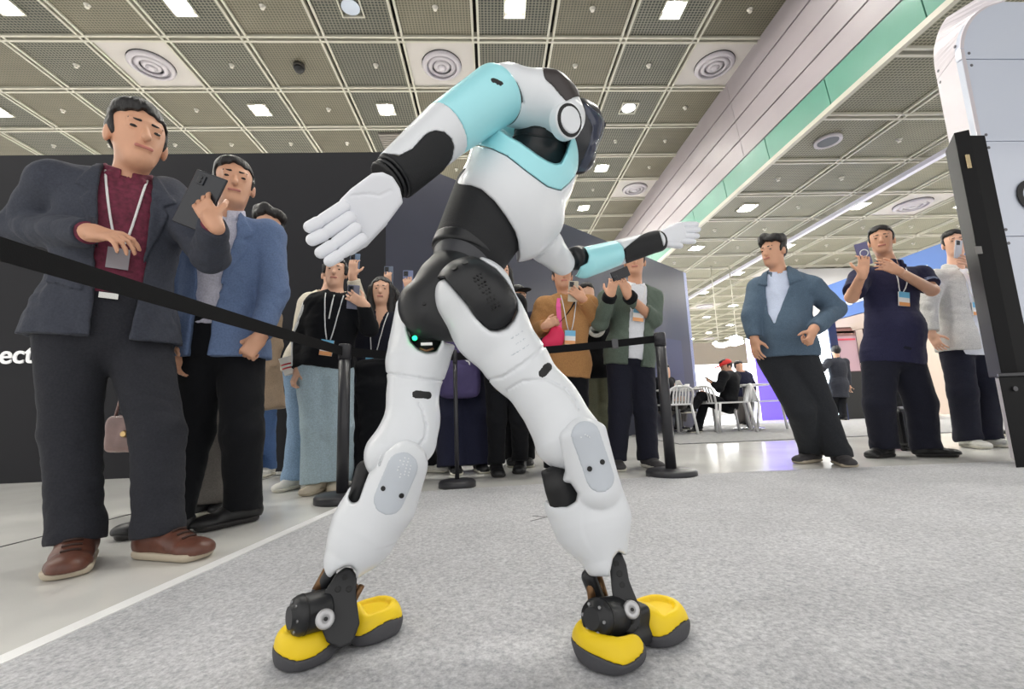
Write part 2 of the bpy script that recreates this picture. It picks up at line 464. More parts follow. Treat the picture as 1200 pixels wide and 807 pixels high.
# floor seams
seam = mat('seam_dark', (52, 50, 50), .7)
for a, b2, w in ((fl(-40, 651), fl(152, 602.7), .012), (fl(152, 602.7), fl(330, 556), .008)):
    MB().strip([a, b2], np.cross(unit(b2 - a), (0, 0, 1)), w, V(0, 0, 1), .004).build('floor_seam', seam, floor)
a = fl(22, 774); b2 = fl(68, 757)
tag(MB().strip([a, b2], np.cross(unit(b2 - a), (0, 0, 1)), .016, V(0, 0, 1), .006).build('floor_slot_cover', mat('slot_grey', (96, 96, 96), .5)), 'short thin grey strip lying beside the white tape', 'strip')
for q, (pa, pb) in enumerate([((622, 612), (646, 606)), ((624, 606), (648, 608))]):
    a, b2 = fl(*pa), fl(*pb)
    MB().strip([a, b2], np.cross(unit(b2 - a), (0, 0, 1)), .007, V(0, 0, 1), .014).build('tape_mark', mat('mark_grey', (120, 120, 122), .7), carpet)

# dark booth wall: left face, corner behind the robot, right wing running back
M_WALL = mat('booth_charcoal', (28, 28, 33), .6, var=.05, scale=2, spec=.3)
YW = 4.3
zt = at(235, 180, YW)[2]
xc = at(452, 300, YW)[0]
wall = struct(MB().bx(-7.5, xc, YW, YW + .12, 0, zt).build('wall_left', M_WALL))
k_ = (zt - CAMH) / (2.75 - CAMH)
q0 = V(xc, YW, 0)
q1 = fl(803, 319.5, zt); q1[2] = 0
dr = unit(q1 - q0); nr_ = V(-dr[1], dr[0], 0)
wr = struct(MB().box((q0 + q1) / 2 + nr_ * .06 + V(0, 0, zt / 2), (np.linalg.norm(q1 - q0) / 2, .06, zt / 2), [dr, nr_, V(0, 0, 1)]).build('wall_back', mat('booth_wing_glow_tint', (52, 54, 70), .38, var=.05, scale=2)))  # charcoal wall; purple light and gloss painted in as a paler bluish colour
# return end cap and inset panel of the wing
MB().box(q1 - dr * .03 + nr_ * .7 + V(0, 0, zt / 2), (.06, .7, zt / 2), [dr, nr_, V(0, 0, 1)]).build('wall_end', mat('booth_edge', (150, 158, 196), .4), wr)
a = q1 - dr * 1.1 - nr_ * .012; pz = at(800, 396, a[1])[2]
MB().box(a + V(0, 0, pz / 2 + .2), (.55, .02, pz / 2 - .2), [dr, nr_, V(0, 0, 1)]).build('door_panel', mat('booth_door', (62, 66, 96), .45), wr)
tb = at(-2, 426, YW - .01)
text_obj('lettering', 'ect', .245, mat('letter_white', (236, 236, 236), .5, emit=(255, 255, 255), estr=.15), tb, (1, 0, 0), (0, 0, 1), wall, .006, .003)
# ------------------------------------------------------------------ solid modelling by distance fields
EDGES = [((0, 0, 0), (1, 0, 0)), ((0, 1, 0), (1, 1, 0)), ((0, 0, 1), (1, 0, 1)), ((0, 1, 1), (1, 1, 1)),
         ((0, 0, 0), (0, 1, 0)), ((1, 0, 0), (1, 1, 0)), ((0, 0, 1), (0, 1, 1)), ((1, 0, 1), (1, 1, 1)),
         ((0, 0, 0), (0, 0, 1)), ((1, 0, 0), (1, 0, 1)), ((0, 1, 0), (0, 1, 1)), ((1, 1, 0), (1, 1, 1))]


def surface_nets(f, lo, vox):
    s = f < 0
    c = np.zeros(tuple(n - 1 for n in f.shape), np.int8)
    for i in (0, 1):
        for j in (0, 1):
            for k in (0, 1): c += s[i:s.shape[0] - 1 + i, j:s.shape[1] - 1 + j, k:s.shape[2] - 1 + k]
    act = (c > 0) & (c < 8)
    idx = np.argwhere(act)
    ids = np.full(act.shape, -1, np.int32); ids[act] = np.arange(len(idx))
    acc = np.zeros((len(idx), 3), np.float32); cnt = np.zeros(len(idx), np.float32)
    g = lambda o: f[idx[:, 0] + o[0], idx[:, 1] + o[1], idx[:, 2] + o[2]]
    for a, b in EDGES:
        fa, fb = g(a), g(b); m = (fa < 0) != (fb < 0)
        t = np.where(m, fa / np.where(m, fa - fb, 1), 0)
        for q in range(3): acc[:, q] += np.where(m, a[q] + t * (b[q] - a[q]), 0)
        cnt += m
    v = (idx + acc / cnt[:, None]) * vox + lo
    quads = []
    for ax in range(3):
        o1, o2 = (ax + 1) % 3, (ax + 2) % 3
        sl0 = [slice(None)] * 3; sl1 = [slice(None)] * 3
        sl0[ax] = slice(0, -1); sl1[ax] = slice(1, None)
        a, b = s[tuple(sl0)], s[tuple(sl1)]
        e = np.argwhere(a != b)
        e = e[(e[:, o1] > 0) & (e[:, o2] > 0) & (e[:, o1] < f.shape[o1] - 1) & (e[:, o2] < f.shape[o2] - 1)]
        if not len(e): continue
        ins = a[e[:, 0], e[:, 1], e[:, 2]]
        def cell(d1, d2):
            q = e.copy(); q[:, o1] += d1; q[:, o2] += d2; return ids[q[:, 0], q[:, 1], q[:, 2]]
        Q = np.stack([cell(-1, -1), cell(0, -1), cell(0, 0), cell(-1, 0)], 1)
        Q[~ins] = Q[~ins][:, ::-1]
        quads.append(Q)
    return v, np.concatenate(quads)


def vnormals(v, q):
    n = np.cross(v[q[:, 2]] - v[q[:, 0]], v[q[:, 3]] - v[q[:, 1]])
    N = np.zeros_like(v)
    for k in range(4): np.add.at(N, q[:, k], n)
    return N / (np.linalg.norm(N, axis=1, keepdims=True) + 1e-12)


class Cone:
    def __init__(s, a, b, ra, rb=None):
        s.a, s.b = np.asarray(a, float), np.asarray(b, float); s.ra, s.rb = ra, ra if rb is None else rb
        s.lo = np.minimum(s.a - s.ra, s.b - s.rb); s.hi = np.maximum(s.a + s.ra, s.b + s.rb)

    def d(s, X, Y, Z):
        e = s.b - s.a; L = float(e @ e) + 1e-12
        x, y, z = X - s.a[0], Y - s.a[1], Z - s.a[2]
        t = np.clip((x * e[0] + y * e[1] + z * e[2]) / L, 0, 1)
        return np.sqrt((x - t * e[0]) ** 2 + (y - t * e[1]) ** 2 + (z - t * e[2]) ** 2) - (s.ra + t * (s.rb - s.ra))


class ECone:                             # flattened cone: radii (width, thickness) at both ends, width axis w
    def __init__(s, a, b, r0, r1, w):
        s.a, s.b = np.asarray(a, float), np.asarray(b, float); s.r0, s.r1 = r0, r1
        s.dir = unit(s.b - s.a); s.w = unit(np.asarray(w, float) - s.dir * (s.dir @ np.asarray(w, float))); s.n = np.cross(s.dir, s.w)
        m = max(max(r0), max(r1)); s.lo = np.minimum(s.a, s.b) - m; s.hi = np.maximum(s.a, s.b) + m

    def d(s, X, Y, Z):
        e = s.b - s.a; L = float(e @ e) + 1e-12
        x, y, z = X - s.a[0], Y - s.a[1], Z - s.a[2]
        t = np.clip((x * e[0] + y * e[1] + z * e[2]) / L, 0, 1)
        x = x - t * e[0]; y = y - t * e[1]; z = z - t * e[2]
        rw = s.r0[0] + t * (s.r1[0] - s.r0[0]); rn = s.r0[1] + t * (s.r1[1] - s.r0[1]); rm = np.minimum(rw, rn)
        k = np.sqrt(((x * s.w[0] + y * s.w[1] + z * s.w[2]) / rw) ** 2 + ((x * s.n[0] + y * s.n[1] + z * s.n[2]) / rn) ** 2 + ((x * s.dir[0] + y * s.dir[1] + z * s.dir[2]) / rm) ** 2)
        return (k - 1) * rm


class Ell:
    def __init__(s, c, r, ax=None):
        s.c = np.asarray(c, float); s.r = np.asarray(r, float); s.ax = np.eye(3) if ax is None else np.asarray(ax, float)
        e = np.sqrt(((s.ax * s.r[:, None]) ** 2).sum(0)); s.lo = s.c - e; s.hi = s.c + e

    def d(s, X, Y, Z):
        x, y, z = X - s.c[0], Y - s.c[1], Z - s.c[2]
        p = [x * a[0] + y * a[1] + z * a[2] for a in s.ax]
        k0 = np.sqrt(sum((p[i] / s.r[i]) ** 2 for i in range(3))); k1 = np.sqrt(sum((p[i] / s.r[i] ** 2) ** 2 for i in range(3)))
        return k0 * (k0 - 1) / (k1 + 1e-9)


class RBox:
    def __init__(s, c, h, r=.01, ax=None):
        s.c = np.asarray(c, float); s.h = np.asarray(h, float); s.rr = r; s.ax = np.eye(3) if ax is None else np.asarray(ax, float)
        e = (np.abs(s.ax) * s.h[:, None]).sum(0); s.lo = s.c - e; s.hi = s.c + e

    def d(s, X, Y, Z):
        x, y, z = X - s.c[0], Y - s.c[1], Z - s.c[2]
        q = [np.abs(x * a[0] + y * a[1] + z * a[2]) - (s.h[i] - s.rr) for i, a in enumerate(s.ax)]
        return np.sqrt(sum(np.maximum(v, 0) ** 2 for v in q)) + np.minimum(np.maximum(np.maximum(q[0], q[1]), q[2]), 0) - s.rr


class Cyl:                               # capped cylinder with rounded rim
    def __init__(s, a, b, r, rr=.004):
        s.a, s.b, s.r, s.rr = np.asarray(a, float), np.asarray(b, float), r, rr
        s.lo = np.minimum(s.a, s.b) - r; s.hi = np.maximum(s.a, s.b) + r

    def d(s, X, Y, Z):
        m = (s.a + s.b) / 2; e = s.b - s.a; L = np.linalg.norm(e); w = e / L
        x, y, z = X - m[0], Y - m[1], Z - m[2]
        h = x * w[0] + y * w[1] + z * w[2]
        q = np.sqrt(np.maximum(x * x + y * y + z * z - h * h, 0)) - (s.r - s.rr); hh = np.abs(h) - (L / 2 - s.rr)
        return np.minimum(np.maximum(q, hh), 0) + np.sqrt(np.maximum(q, 0) ** 2 + np.maximum(hh, 0) ** 2) - s.rr


def poly_sd(poly, x, y):                 # signed distance to a polygon, negative inside
    d = None; sgn = None; n = len(poly)
    for i in range(n):
        a, b = poly[i], poly[i - 1]
        ex, ey = b[0] - a[0], b[1] - a[1]; wx, wy = x - a[0], y - a[1]
        t = np.clip((wx * ex + wy * ey) / (ex * ex + ey * ey), 0, 1)
        q = (wx - ex * t) ** 2 + (wy - ey * t) ** 2
        d = q if d is None else np.minimum(d, q)
        c1, c2, c3 = y >= a[1], y < b[1], ex * wy > ey * wx
        fl_ = (c1 & c2 & c3) | (~c1 & ~c2 & ~c3)
        sgn = fl_ if sgn is None else sgn ^ fl_
    return np.where(sgn, -1.0, 1.0) * np.sqrt(d)


class Poly:                              # extruded polygon in frame (o, ax0, ax1, ax2) between d0 and d1
    def __init__(s, o, ax, poly, d0, d1, r=0.0):
        s.o, s.ax, s.poly, s.d0, s.d1, s.r = np.asarray(o, float), np.asarray(ax, float), poly, d0, d1, r
        P = np.array([s.o + p[0] * s.ax[0] + p[1] * s.ax[1] + q * s.ax[2] for p in poly for q in (d0, d1)])
        s.lo = P.min(0) - r; s.hi = P.max(0) + r

    def d(s, X, Y, Z):
        x, y, z = X - s.o[0], Y - s.o[1], Z - s.o[2]
        u, v, w = (x * a[0] + y * a[1] + z * a[2] for a in s.ax)
        a = poly_sd(s.poly, u, v); b = np.abs(w - (s.d0 + s.d1) / 2) - abs(s.d1 - s.d0) / 2
        return np.minimum(np.maximum(a, b), 0) + np.sqrt(np.maximum(a, 0) ** 2 + np.maximum(b, 0) ** 2) - s.r


def smin(a, b, k):
    if k <= 0: return np.minimum(a, b)
    h = np.maximum(k - np.abs(a - b), 0) / k
    return np.minimum(a, b) - h * h * k * .25


def smax(a, b, k): return -smin(-a, -b, k)


class Field:
    def __init__(s, prims, vox, pad=.02):
        s.vox = vox
        s.lo = np.min([p.lo for p, _ in prims], 0) - pad - 2 * vox; hi = np.max([p.hi for p, _ in prims], 0) + pad + 2 * vox
        n = np.ceil((hi - s.lo) / vox).astype(int) + 1
        s.f = np.full(n, .25, np.float32)
        s.g = [(s.lo[i] + np.arange(n[i]) * vox).astype(np.float32) for i in range(3)]
        for p, k in prims: s.add(p, k)

    def _sl(s, lo, hi, m):
        i0 = np.clip(np.floor((lo - m - s.lo) / s.vox).astype(int), 0, np.array(s.f.shape)); i1 = np.clip(np.ceil((hi + m - s.lo) / s.vox).astype(int) + 1, 0, np.array(s.f.shape))
        return tuple(slice(a, b) for a, b in zip(i0, i1)), (s.g[0][i0[0]:i1[0], None, None], s.g[1][None, i0[1]:i1[1], None], s.g[2][None, None, i0[2]:i1[2]])

    def add(s, p, k=0.0):
        sl, G = s._sl(p.lo, p.hi, max(k, .0) + 3 * s.vox + .004)
        s.f[sl] = smin(s.f[sl], p.d(*G).astype(np.float32), k); return s

    def cut(s, p, k=0.0, grow=0.0):
        sl, G = s._sl(p.lo, p.hi, k + grow + 3 * s.vox)
        s.f[sl] = smax(s.f[sl], -(p.d(*G).astype(np.float32) - grow), k); return s

    def keep(s, fn, k=0.0):
        d = fn(s.g[0][:, None, None], s.g[1][None, :, None], s.g[2][None, None, :]).astype(np.float32)
        s.f = smax(s.f, np.broadcast_to(d, s.f.shape), k); return s

    def val(s, P):
        i = np.clip(np.round((np.asarray(P) - s.lo) / s.vox).astype(int), 0, np.array(s.f.shape) - 1)
        return s.f[i[..., 0], i[..., 1], i[..., 2]]

    def surf(s, P, n, reach=.4):         # march from P + n*reach inwards; first point on the surface
        t = np.arange(reach, -reach, -s.vox * .5)
        Q = np.asarray(P)[None] + t[:, None] * np.asarray(n)[None]
        ins = np.all((Q > s.lo) & (Q < s.lo + (np.array(s.f.shape) - 1) * s.vox), 1)
        v = np.where(ins, s.val(Q), .25)
        w = np.argmax(v < 0)
        return Q[w] if v[w] < 0 else np.asarray(P)

    def build(s, name, m, parent=None, wrinkle=0.0, seed=0, freq=1.0, smooth=0):
        v, q = surface_nets(s.f, s.lo, s.vox)
        for _ in range(smooth):
            a = np.zeros_like(v); c = np.zeros(len(v))
            for k in range(4):
                np.add.at(a, q[:, k], v[q[:, (k + 1) % 4]] + v[q[:, k - 1]]); np.add.at(c, q[:, k], 2)
            v = .5 * v + .5 * a / c[:, None]
        if wrinkle > 0:
            rs = np.random.RandomState(seed); w = np.zeros(len(v))
            for k in range(9):
                k1 = rs.normal(size=3); k1 = k1 / np.linalg.norm(k1) * rs.uniform(10, 46) * freq
                k2 = rs.normal(size=3) * 11 * freq; k3 = rs.normal(size=3) * 5 * freq
                amp = .5 + .5 * np.sin(v @ k3 + rs.uniform(0, 6))
                w += amp * (np.abs(np.sin(v @ k1 + 2.2 * np.sin(v @ k2 + rs.uniform(0, 6)) + rs.uniform(0, 6))) - .6)
            v = v + vnormals(v, q) * (w * wrinkle / 3)[:, None]
        off = wloc(parent) if parent is not None else np.zeros(3)
        me = mesh_np(name, v - off, q); me.materials.append(m)
        return link(bpy.data.objects.new(name, me), parent)
# ------------------------------------------------------------------ people
SKIN = mat('skin', (226, 178, 150), .5, var=.05, scale=9, bump=.05, bscale=160)
SKIN2 = mat('skin_tan', (212, 160, 130), .5, var=.05, scale=9, bump=.05, bscale=160)
HAIR = mat('hair_black', (24, 21, 21), .5, var=.3, scale=60, bump=.5, bscale=90, stretch=(1, 1, .25))
M_EYE = mat('eye_dark', (36, 26, 22), .2)
M_LIP = mat('lips', (190, 120, 108), .45)
M_LANY = mat('lanyard_white', (232, 232, 232), .6)
M_BADGE = [mat('badge_blue', (120, 190, 226), .35), mat('badge_white', (240, 238, 236), .35), mat('badge_orange', (240, 170, 110), .35)]
M_SOLE = mat('sole_white', (226, 222, 208), .6)
M_SOLE_D = mat('sole_dark', (40, 38, 38), .6)
M_SHOE_B = mat('shoe_black', (28, 28, 30), .45, var=.15)
RELAX = (22, 25, 15); GRIP = (40, 45, 25); FIST = (75, 85, 55); OPEN = (10, 12, 8); POINT = (15, 30, 20)


def perp(v, w):
    v = np.asarray(v, float); return unit(v - np.asarray(w) * (v @ np.asarray(w)))


def rotv(v, ax, deg):
    a = math.radians(deg); return v * math.cos(a) + np.cross(ax, v) * math.sin(a) + ax * (ax @ v) * (1 - math.cos(a))


def hand_prims(w, X, N, right, curl, sc=1.0, thumb=30, fan=5):
    X = unit(X); N = perp(N, X); T = np.cross(X, N) if right else np.cross(N, X)
    P = [(RBox(w + X * .048 * sc, (.046 * sc, .037 * sc, .0135 * sc), .0125 * sc, [X, T, N]), .012), (Cone(w - X * .03 * sc, w + X * .02 * sc, .026 * sc, .025 * sc), .02)]
    for i, (off, L) in enumerate(((.0285, .074), (.0095, .083), (-.0095, .077), (-.0275, .061))):
        p = w + X * .088 * sc + T * off * sc - N * .002
        axis = np.cross(X, N)
        d = unit(X + T * (1.5 - i) * math.tan(math.radians(fan)))
        r = .0088 * sc
        for fr, c in zip((.45, .3, .25), curl):
            d = rotv(d, axis, c); q = p + d * L * fr * sc
            P.append((Cone(p, q, r, r * .92), .004)); p = q; r *= .9
    b = w + X * .022 * sc + T * .03 * sc + N * .004
    d = unit(X * .72 + T * .72 + N * math.sin(math.radians(thumb)))
    q = b + d * .046 * sc; P.append((Cone(b, q, .0135 * sc, .0105 * sc), .012))
    d2 = unit(X * .95 + T * .25 + N * math.sin(math.radians(thumb * 1.4))); P.append((Cone(q, q + d2 * .034 * sc, .0102 * sc, .0085 * sc), .004))
    return P


class Frame: pass


def person(label, Y, J, S=1.0, wid=1.0, belly=0.0, back=False, look=None, skin=None, vox=.0075, hair='short', haircol=None,
           top=None, under=None, trousers=None, shoes=None, hands=None, lanyard=None, collar=None, feet=None, name='person', cat='person', group=None, facedet=True, hs=1.0):
    """J: pixel joints (x, y, depth offset); a = on the left in the picture, b = on the right."""
    skin = skin or SKIN
    W = {k: (at(v[0], v[1], Y + v[2]) if len(v) == 3 else fl(v[0], v[1])) for k, v in J.items() if v is not None}
    hip, neck, head = W['hip'], W['neck'], W['head']
    u = unit(neck - hip); L = np.linalg.norm(neck - hip)
    s = perp(W['shb'] - W['sha'], u); n = np.cross(s, u)
    if back: n = -n
    fr = Frame(); fr.W, fr.u, fr.s, fr.n, fr.L, fr.hip, fr.S = W, u, s, n, L, hip, S
    tp = lambda t, ds=0.0, dn=0.0: hip + u * t * L + s * ds * S + n * dn * S
    fr.tp = tp
    cen = [(W['fta'] + W['ftb']) / 2] if 'fta' in W else [V(hip[0], hip[1], 0)]
    root = thing(name, label, cat, (cen[0][0], cen[0][1], 0), group)
    fr.root = root
    # ---- head frame
    hu = unit(u * .6 + V(0, 0, 1) * .8) if J.get('tilt') is None else unit(J['tilt'])
    lk = unit(look) if look is not None else n
    hf = perp(lk, hu) if abs(lk @ hu) < .25 else unit(lk)
    hu = perp(hu, hf); hx = np.cross(hf, hu)
    fr.hf, fr.hu, fr.hx, fr.head = hf, hu, hx, head
    SH = S * hs; fr.SH = SH
    hp = lambda x, f, z: head + (hx * x + hf * f + hu * z) * SH
    fr.hp = hp
    AX = [hx, hf, hu]
    E3 = lambda c, r: Ell(hp(*c), V(*r) * SH, AX)
    hd = [(E3((0, -.012, .032), (.075, .094, .09)), .02), (E3((0, .018, -.03), (.06, .068, .084)), .03), (E3((0, .048, -.088), (.034, .03, .024)), .03)]
    if facedet:
        hd += [(Cone(hp(0, .086, .012), hp(0, .102, -.026), .008 * SH, .0145 * SH), .01), (Cone(hp(-.036, .074, .03), hp(.036, .074, .03), .012 * SH), .014),
               (Cone(hp(-.018, .084, -.056), hp(.018, .084, -.056), .0075 * SH), .008), (E3((-.031, .072, .008), (.015, .012, .011)), .006), (E3((.031, .072, .008), (.015, .012, .011)), .006),
               (E3((-.078, -.008, -.004), (.010, .02, .031)), .008), (E3((.078, -.008, -.004), (.010, .02, .031)), .008)]
    nb = tp(.94, 0, .005)
    nk = [(Cone(nb, hp(0, -.02, -.055), .058 * S, .053 * S), .03)]
    # ---- torso and limbs
    tor = [(Ell(tp(0), V(.165 * wid, .118, .13) * S, [s, n, u]), .03), (ECone(tp(.05), tp(.5), (.14 * wid * S, .105 * S), (.145 * wid * S, .108 * S), s), .05),
           (Ell(tp(.72, 0, .0), V(.165 * wid, .112, .165) * S, [s, n, u]), .05)]
    if belly: tor.append((Ell(tp(.28, 0, .03 + belly * .5), V(.145 * wid, .10 + belly * .6, .16) * S, [s, n, u]), .06))
    for k in 'ab': tor.append((Cone(tp(.86, .05 * (1 if k == 'b' else -1)), W['sh' + k], .07 * S, .06 * S), .05))
    arm = []
    for k in 'ab':
        if 'el' + k in W: arm += [(Cone(W['sh' + k], W['el' + k], .054 * S, .043 * S), .03), (Cone(W['el' + k], W['wr' + k], .043 * S, .028 * S), .02)]
    leg = []; fr.ank = {}
    for k in 'ab':
        sg = 1 if k == 'b' else -1
        hj = tp(-.02, .088 * sg * wid) - V(0, 0, .03)
        if 'ft' + k in W: an = W['ft' + k] + V(0, 0, .105 * S)
        else: an = hj - V(0, 0, .78 * S)
        kn = W['kn' + k] if 'kn' + k in W else (hj + an) / 2 + n * .035
        fr.ank[k] = (hj, kn, an)
        leg += [(Cone(hj, kn, .088 * S, .058 * S), .04), (Cone(kn, an, .056 * S, .034 * S), .03)]
        fd = feet[k] if feet and k in feet else n
        fd = unit(V(fd[0], fd[1], 0)); leg.append((Cone(an - V(0, 0, .06 * S), an - V(0, 0, .075 * S) + fd * .13 * S, .03 * S, .02 * S), .02))
    hnd = []
    if hands:
        for k, h in hands.items():
            if h is None or 'wr' + k not in W: continue
            right = (k == 'a') != back
            hnd += hand_prims(W['wr' + k], V(*h[0]), V(*h[1]), right, h[2], S * .98, *(h[3:]))
    body = Field(tor + arm + leg + nk + hd + hnd, vox)
    body.build('body', skin, root)
    fr.body = body
    if facedet:
        for sg in (-1, 1):
            Field([(E3((.031 * sg, .080, .008), (.011, .0065, .006)), 0)], .004).build('eye', M_EYE, root)
            Field([(Cone(hp(.016 * sg, .089, .031), hp(.044 * sg, .077, .032), .0045 * SH), 0)], .004).build('eyebrow', haircol or HAIR, root)
        Field([(Cone(hp(-.02, .0875, -.056), hp(.02, .0875, -.056), .0062 * SH), 0)], .004).build('lips', M_LIP, root)
    # ---- hair
    hc = haircol or HAIR
    def hl(X, Y_, Z):
        x, y, z = X - head[0], Y_ - head[1], Z - head[2]
        return [(x * a[0] + y * a[1] + z * a[2]) / SH for a in AX]
    if hair:
        hpz = [(E3((0, -.016, .034), (.084, .103, .099)), .02)]
        if hair in ('short', 'swept', 'curly'): hpz.append((E3((.01, .0, .09), (.066, .078, .04 if hair != 'swept' else .05)), .03))
        if hair == 'long': hpz += [(ECone(hp(0, -.04, .04), hp(0, -.045, -.24), (.088 * SH, .075 * SH), (.11 * SH, .045 * SH), hx), .04), (Cone(hp(-.078, .0, .02), hp(-.085, .005, -.2), .03 * SH, .035 * SH), .03), (Cone(hp(.078, .0, .02), hp(.085, .005, -.2), .03 * SH, .035 * SH), .03)]
        if hair == 'tied': hpz += [(E3((0, -.1, .0), (.05, .05, .06)), .03), (Cone(hp(-.076, .02, .04), hp(-.07, .02, -.05), .016 * SH, .01 * SH), .02), (Cone(hp(.076, .02, .04), hp(.07, .02, -.05), .016 * SH, .01 * SH), .02)]
        if hair == 'curly':
            for q in range(14): hpz.append((E3((math.cos(q * 2.4) * .062, .0 + math.sin(q * 2.4) * .062, .085 + .02 * (q % 3)), (.034, .034, .028)), .025))
        hfz = .072 if hair not in ('long', 'tied') else .075
        H = Field(hpz, max(vox * .85, .005))
        def kf(X, Y_, Z):
            x, f, z = hl(X, Y_, Z)
            side = .064 if hair in ('long', 'tied') else 9
            r1 = np.maximum(np.maximum(.026 - f - .35 * np.maximum(z - .02, 0), z - (hfz + .35 * (f - .07) + .006 * np.sin(x * 95 + 1.3) + .004 * np.sin(x * 210))), np.abs(x) - side)
            out = -r1 * SH
            if hair not in ('long',):
                r2 = np.maximum(z + .012, -.035 - f); out = np.maximum(out, -r2 * SH)
                out = np.maximum(out, -(z + .062) * SH) if hair != 'tied' else np.maximum(out, -(z + .075) * SH)
            return out
        H.keep(kf); H.build('hair', hc, root, wrinkle=.004 * SH, seed=len(label), freq=2.2)
    # ---- clothes
    fr.fields = {}
    def torso2d(X, Y_, Z):
        x, y, z = X - hip[0], Y_ - hip[1], Z - hip[2]
        return [(x * a[0] + y * a[1] + z * a[2]) / S for a in (s, u, n)]
    fr.torso2d = torso2d
    Ls = L / S
    fr.Ls = Ls
    def garment(gname, g):
        c = g.get('c', .015); hem = g.get('hem', -.1); fit = g.get('fit', 0.0)
        P = [(Ell(tp(.02), (V(.165 * wid, .118, .13) + c + fit * .6) * S, [s, n, u]), .03), (ECone(tp(.05), tp(.5), ((.142 * wid + c + fit) * S, (.107 + c + fit) * S), ((.147 * wid + c + fit * .6) * S, (.11 + c) * S), s), .06),
             (Ell(tp(.71, 0, .0), (V(.168 * wid, .114, .175) + c) * S, [s, n, u]), .06)]
        if hem < -.02: P.append((ECone(tp(.1), hip + u * hem * S, ((.15 * wid + c + fit) * S, (.112 + c + fit) * S), ((.166 * wid + c + fit + g.get('flare', .0)) * S, (.122 + c + fit + g.get('flare', 0)) * S), s), .05))
        if belly: P.append((Ell(tp(.28, 0, .03 + belly * .5), (V(.145 * wid, .10 + belly * .6, .16) + c) * S, [s, n, u]), .07))
        for k in 'ab': P.append((Cone(tp(.86, .05 * (1 if k == 'b' else -1)), W['sh' + k], (.068 + c) * S, (.056 + c + g.get('pad', .004)) * S), .05))
        P.append((Cone(tp(.9), tp(1.0, 0, -.012), (.07 + c * .5) * S, (.056 + c * .6) * S), .03))
        sl = g.get('sleeve', 1.0); SP = []; ends = []
        if sl > 0:
            for k in 'ab':
                if 'el' + k not in W: continue
                e, w_ = W['el' + k], W['wr' + k]; ss = W['sh' + k]
                cs = g.get('cs', c)
                if sl >= .5:
                    SP.append((Cone(ss, e, (.056 + cs + .004) * S, (.044 + cs) * S), .03))
                    q = e + (w_ - e) * min((sl - .5) * 2, 1) * .97
                    SP.append((Cone(e, q, (.044 + cs) * S, (.032 + cs * .8) * S), .02))
                    ends.append((e + (w_ - e) * min((sl - .5) * 2, 1) * .95, unit(w_ - e)))
                else:
                    SP.append((Cone(ss, ss + (e - ss) * sl * 2, (.058 + cs) * S, (.054 + cs) * S), .02))
                    ends.append((ss + (e - ss) * sl * 2, unit(e - ss)))
        fd = Field(P + SP, g.get('vox', vox * 1.05)) if False else Field(P + [(q_, 0) for q_, _ in SP][:0], g.get('vox', vox * 1.05)) if not SP else None
        if fd is None:
            fd = Field.__new__(Field); fd.vox = g.get('vox', vox * 1.05)
            al = [q_ for q_, _ in P + SP]
            fd.lo = np.min([q_.lo for q_ in al], 0) - .02 - 2 * fd.vox; hi_ = np.max([q_.hi for q_ in al], 0) + .02 + 2 * fd.vox
            nn_ = np.ceil((hi_ - fd.lo) / fd.vox).astype(int) + 1
            fd.f = np.full(nn_, .25, np.float32); fd.g = [(fd.lo[i] + np.arange(nn_[i]) * fd.vox).astype(np.float32) for i in range(3)]
            fs = Field.__new__(Field); fs.vox, fs.lo, fs.g, fs.f = fd.vox, fd.lo, fd.g, fd.f.copy()
            for q_, k_ in P: fd.add(q_, k_)
        fd.keep(lambda X, Y_, Z: (hem - torso2d(X, Y_, Z)[1]) * S)
        if SP:
            for q_, k_ in SP: fs.add(q_, k_)
            for q_, d_ in ends: fs.cut(Cyl(q_, q_ + d_ * .16, (.034 + c) * 1.9 * S + .01))
            fd.f = smin(fd.f, fs.f, .025 * S).astype(np.float32)
        if g.get('open'):
            po = [(a_, b_ * Ls) for a_, b_ in g['open']]
            def ok(X, Y_, Z):
                x, y, nn = torso2d(X, Y_, Z)
                return -np.maximum(poly_sd(po, x, y), -nn + .0) * S
            fd.keep(ok)
        # neck hole
        fd.cut(Cone(tp(.93, 0, .01), tp(1.12, 0, .02), (.052 + (c * .2)) * S, (.06 + c * .3) * S))
        if g.get('vneck'):
            po = [(a_, b_ * Ls) for a_, b_ in g['vneck']]
            fd.keep(lambda X, Y_, Z: -np.maximum(poly_sd(po, *torso2d(X, Y_, Z)[:2]), -torso2d(X, Y_, Z)[2]) * S)
        base = fd.f.copy()
        for po in g.get('raise', ()):
            po = [(a_, b_ * Ls) for a_, b_ in po]
            x, y, nn = torso2d(fd.g[0][:, None, None], fd.g[1][None, :, None], fd.g[2][None, None, :])
            fd.f = np.minimum(fd.f, np.maximum(np.maximum(base - .011, poly_sd(po, x, y) * S), -nn * S)).astype(np.float32)
        ob = fd.build(gname, g['mat'], root, wrinkle=g.get('wr', .0075) * S, seed=hash(gname) % 97 + int(abs(J['hip'][0])), freq=g.get('freq', 1.0))
        fr.fields[gname] = fd
        for (pn, po, pm) in g.get('patch', ()):
            po = [(a_, b_ * Ls) for a_, b_ in po]
            x, y, nn = torso2d(fd.g[0][:, None, None], fd.g[1][None, :, None], fd.g[2][None, None, :])
            q = Field.__new__(Field); q.vox, q.lo, q.g = fd.vox, fd.lo, fd.g
            q.f = np.maximum(np.maximum(np.maximum(base - .007, -(base + .012)), poly_sd(po, x, y) * S), -nn * S).astype(np.float32)
            q.build(pn, pm, ob)
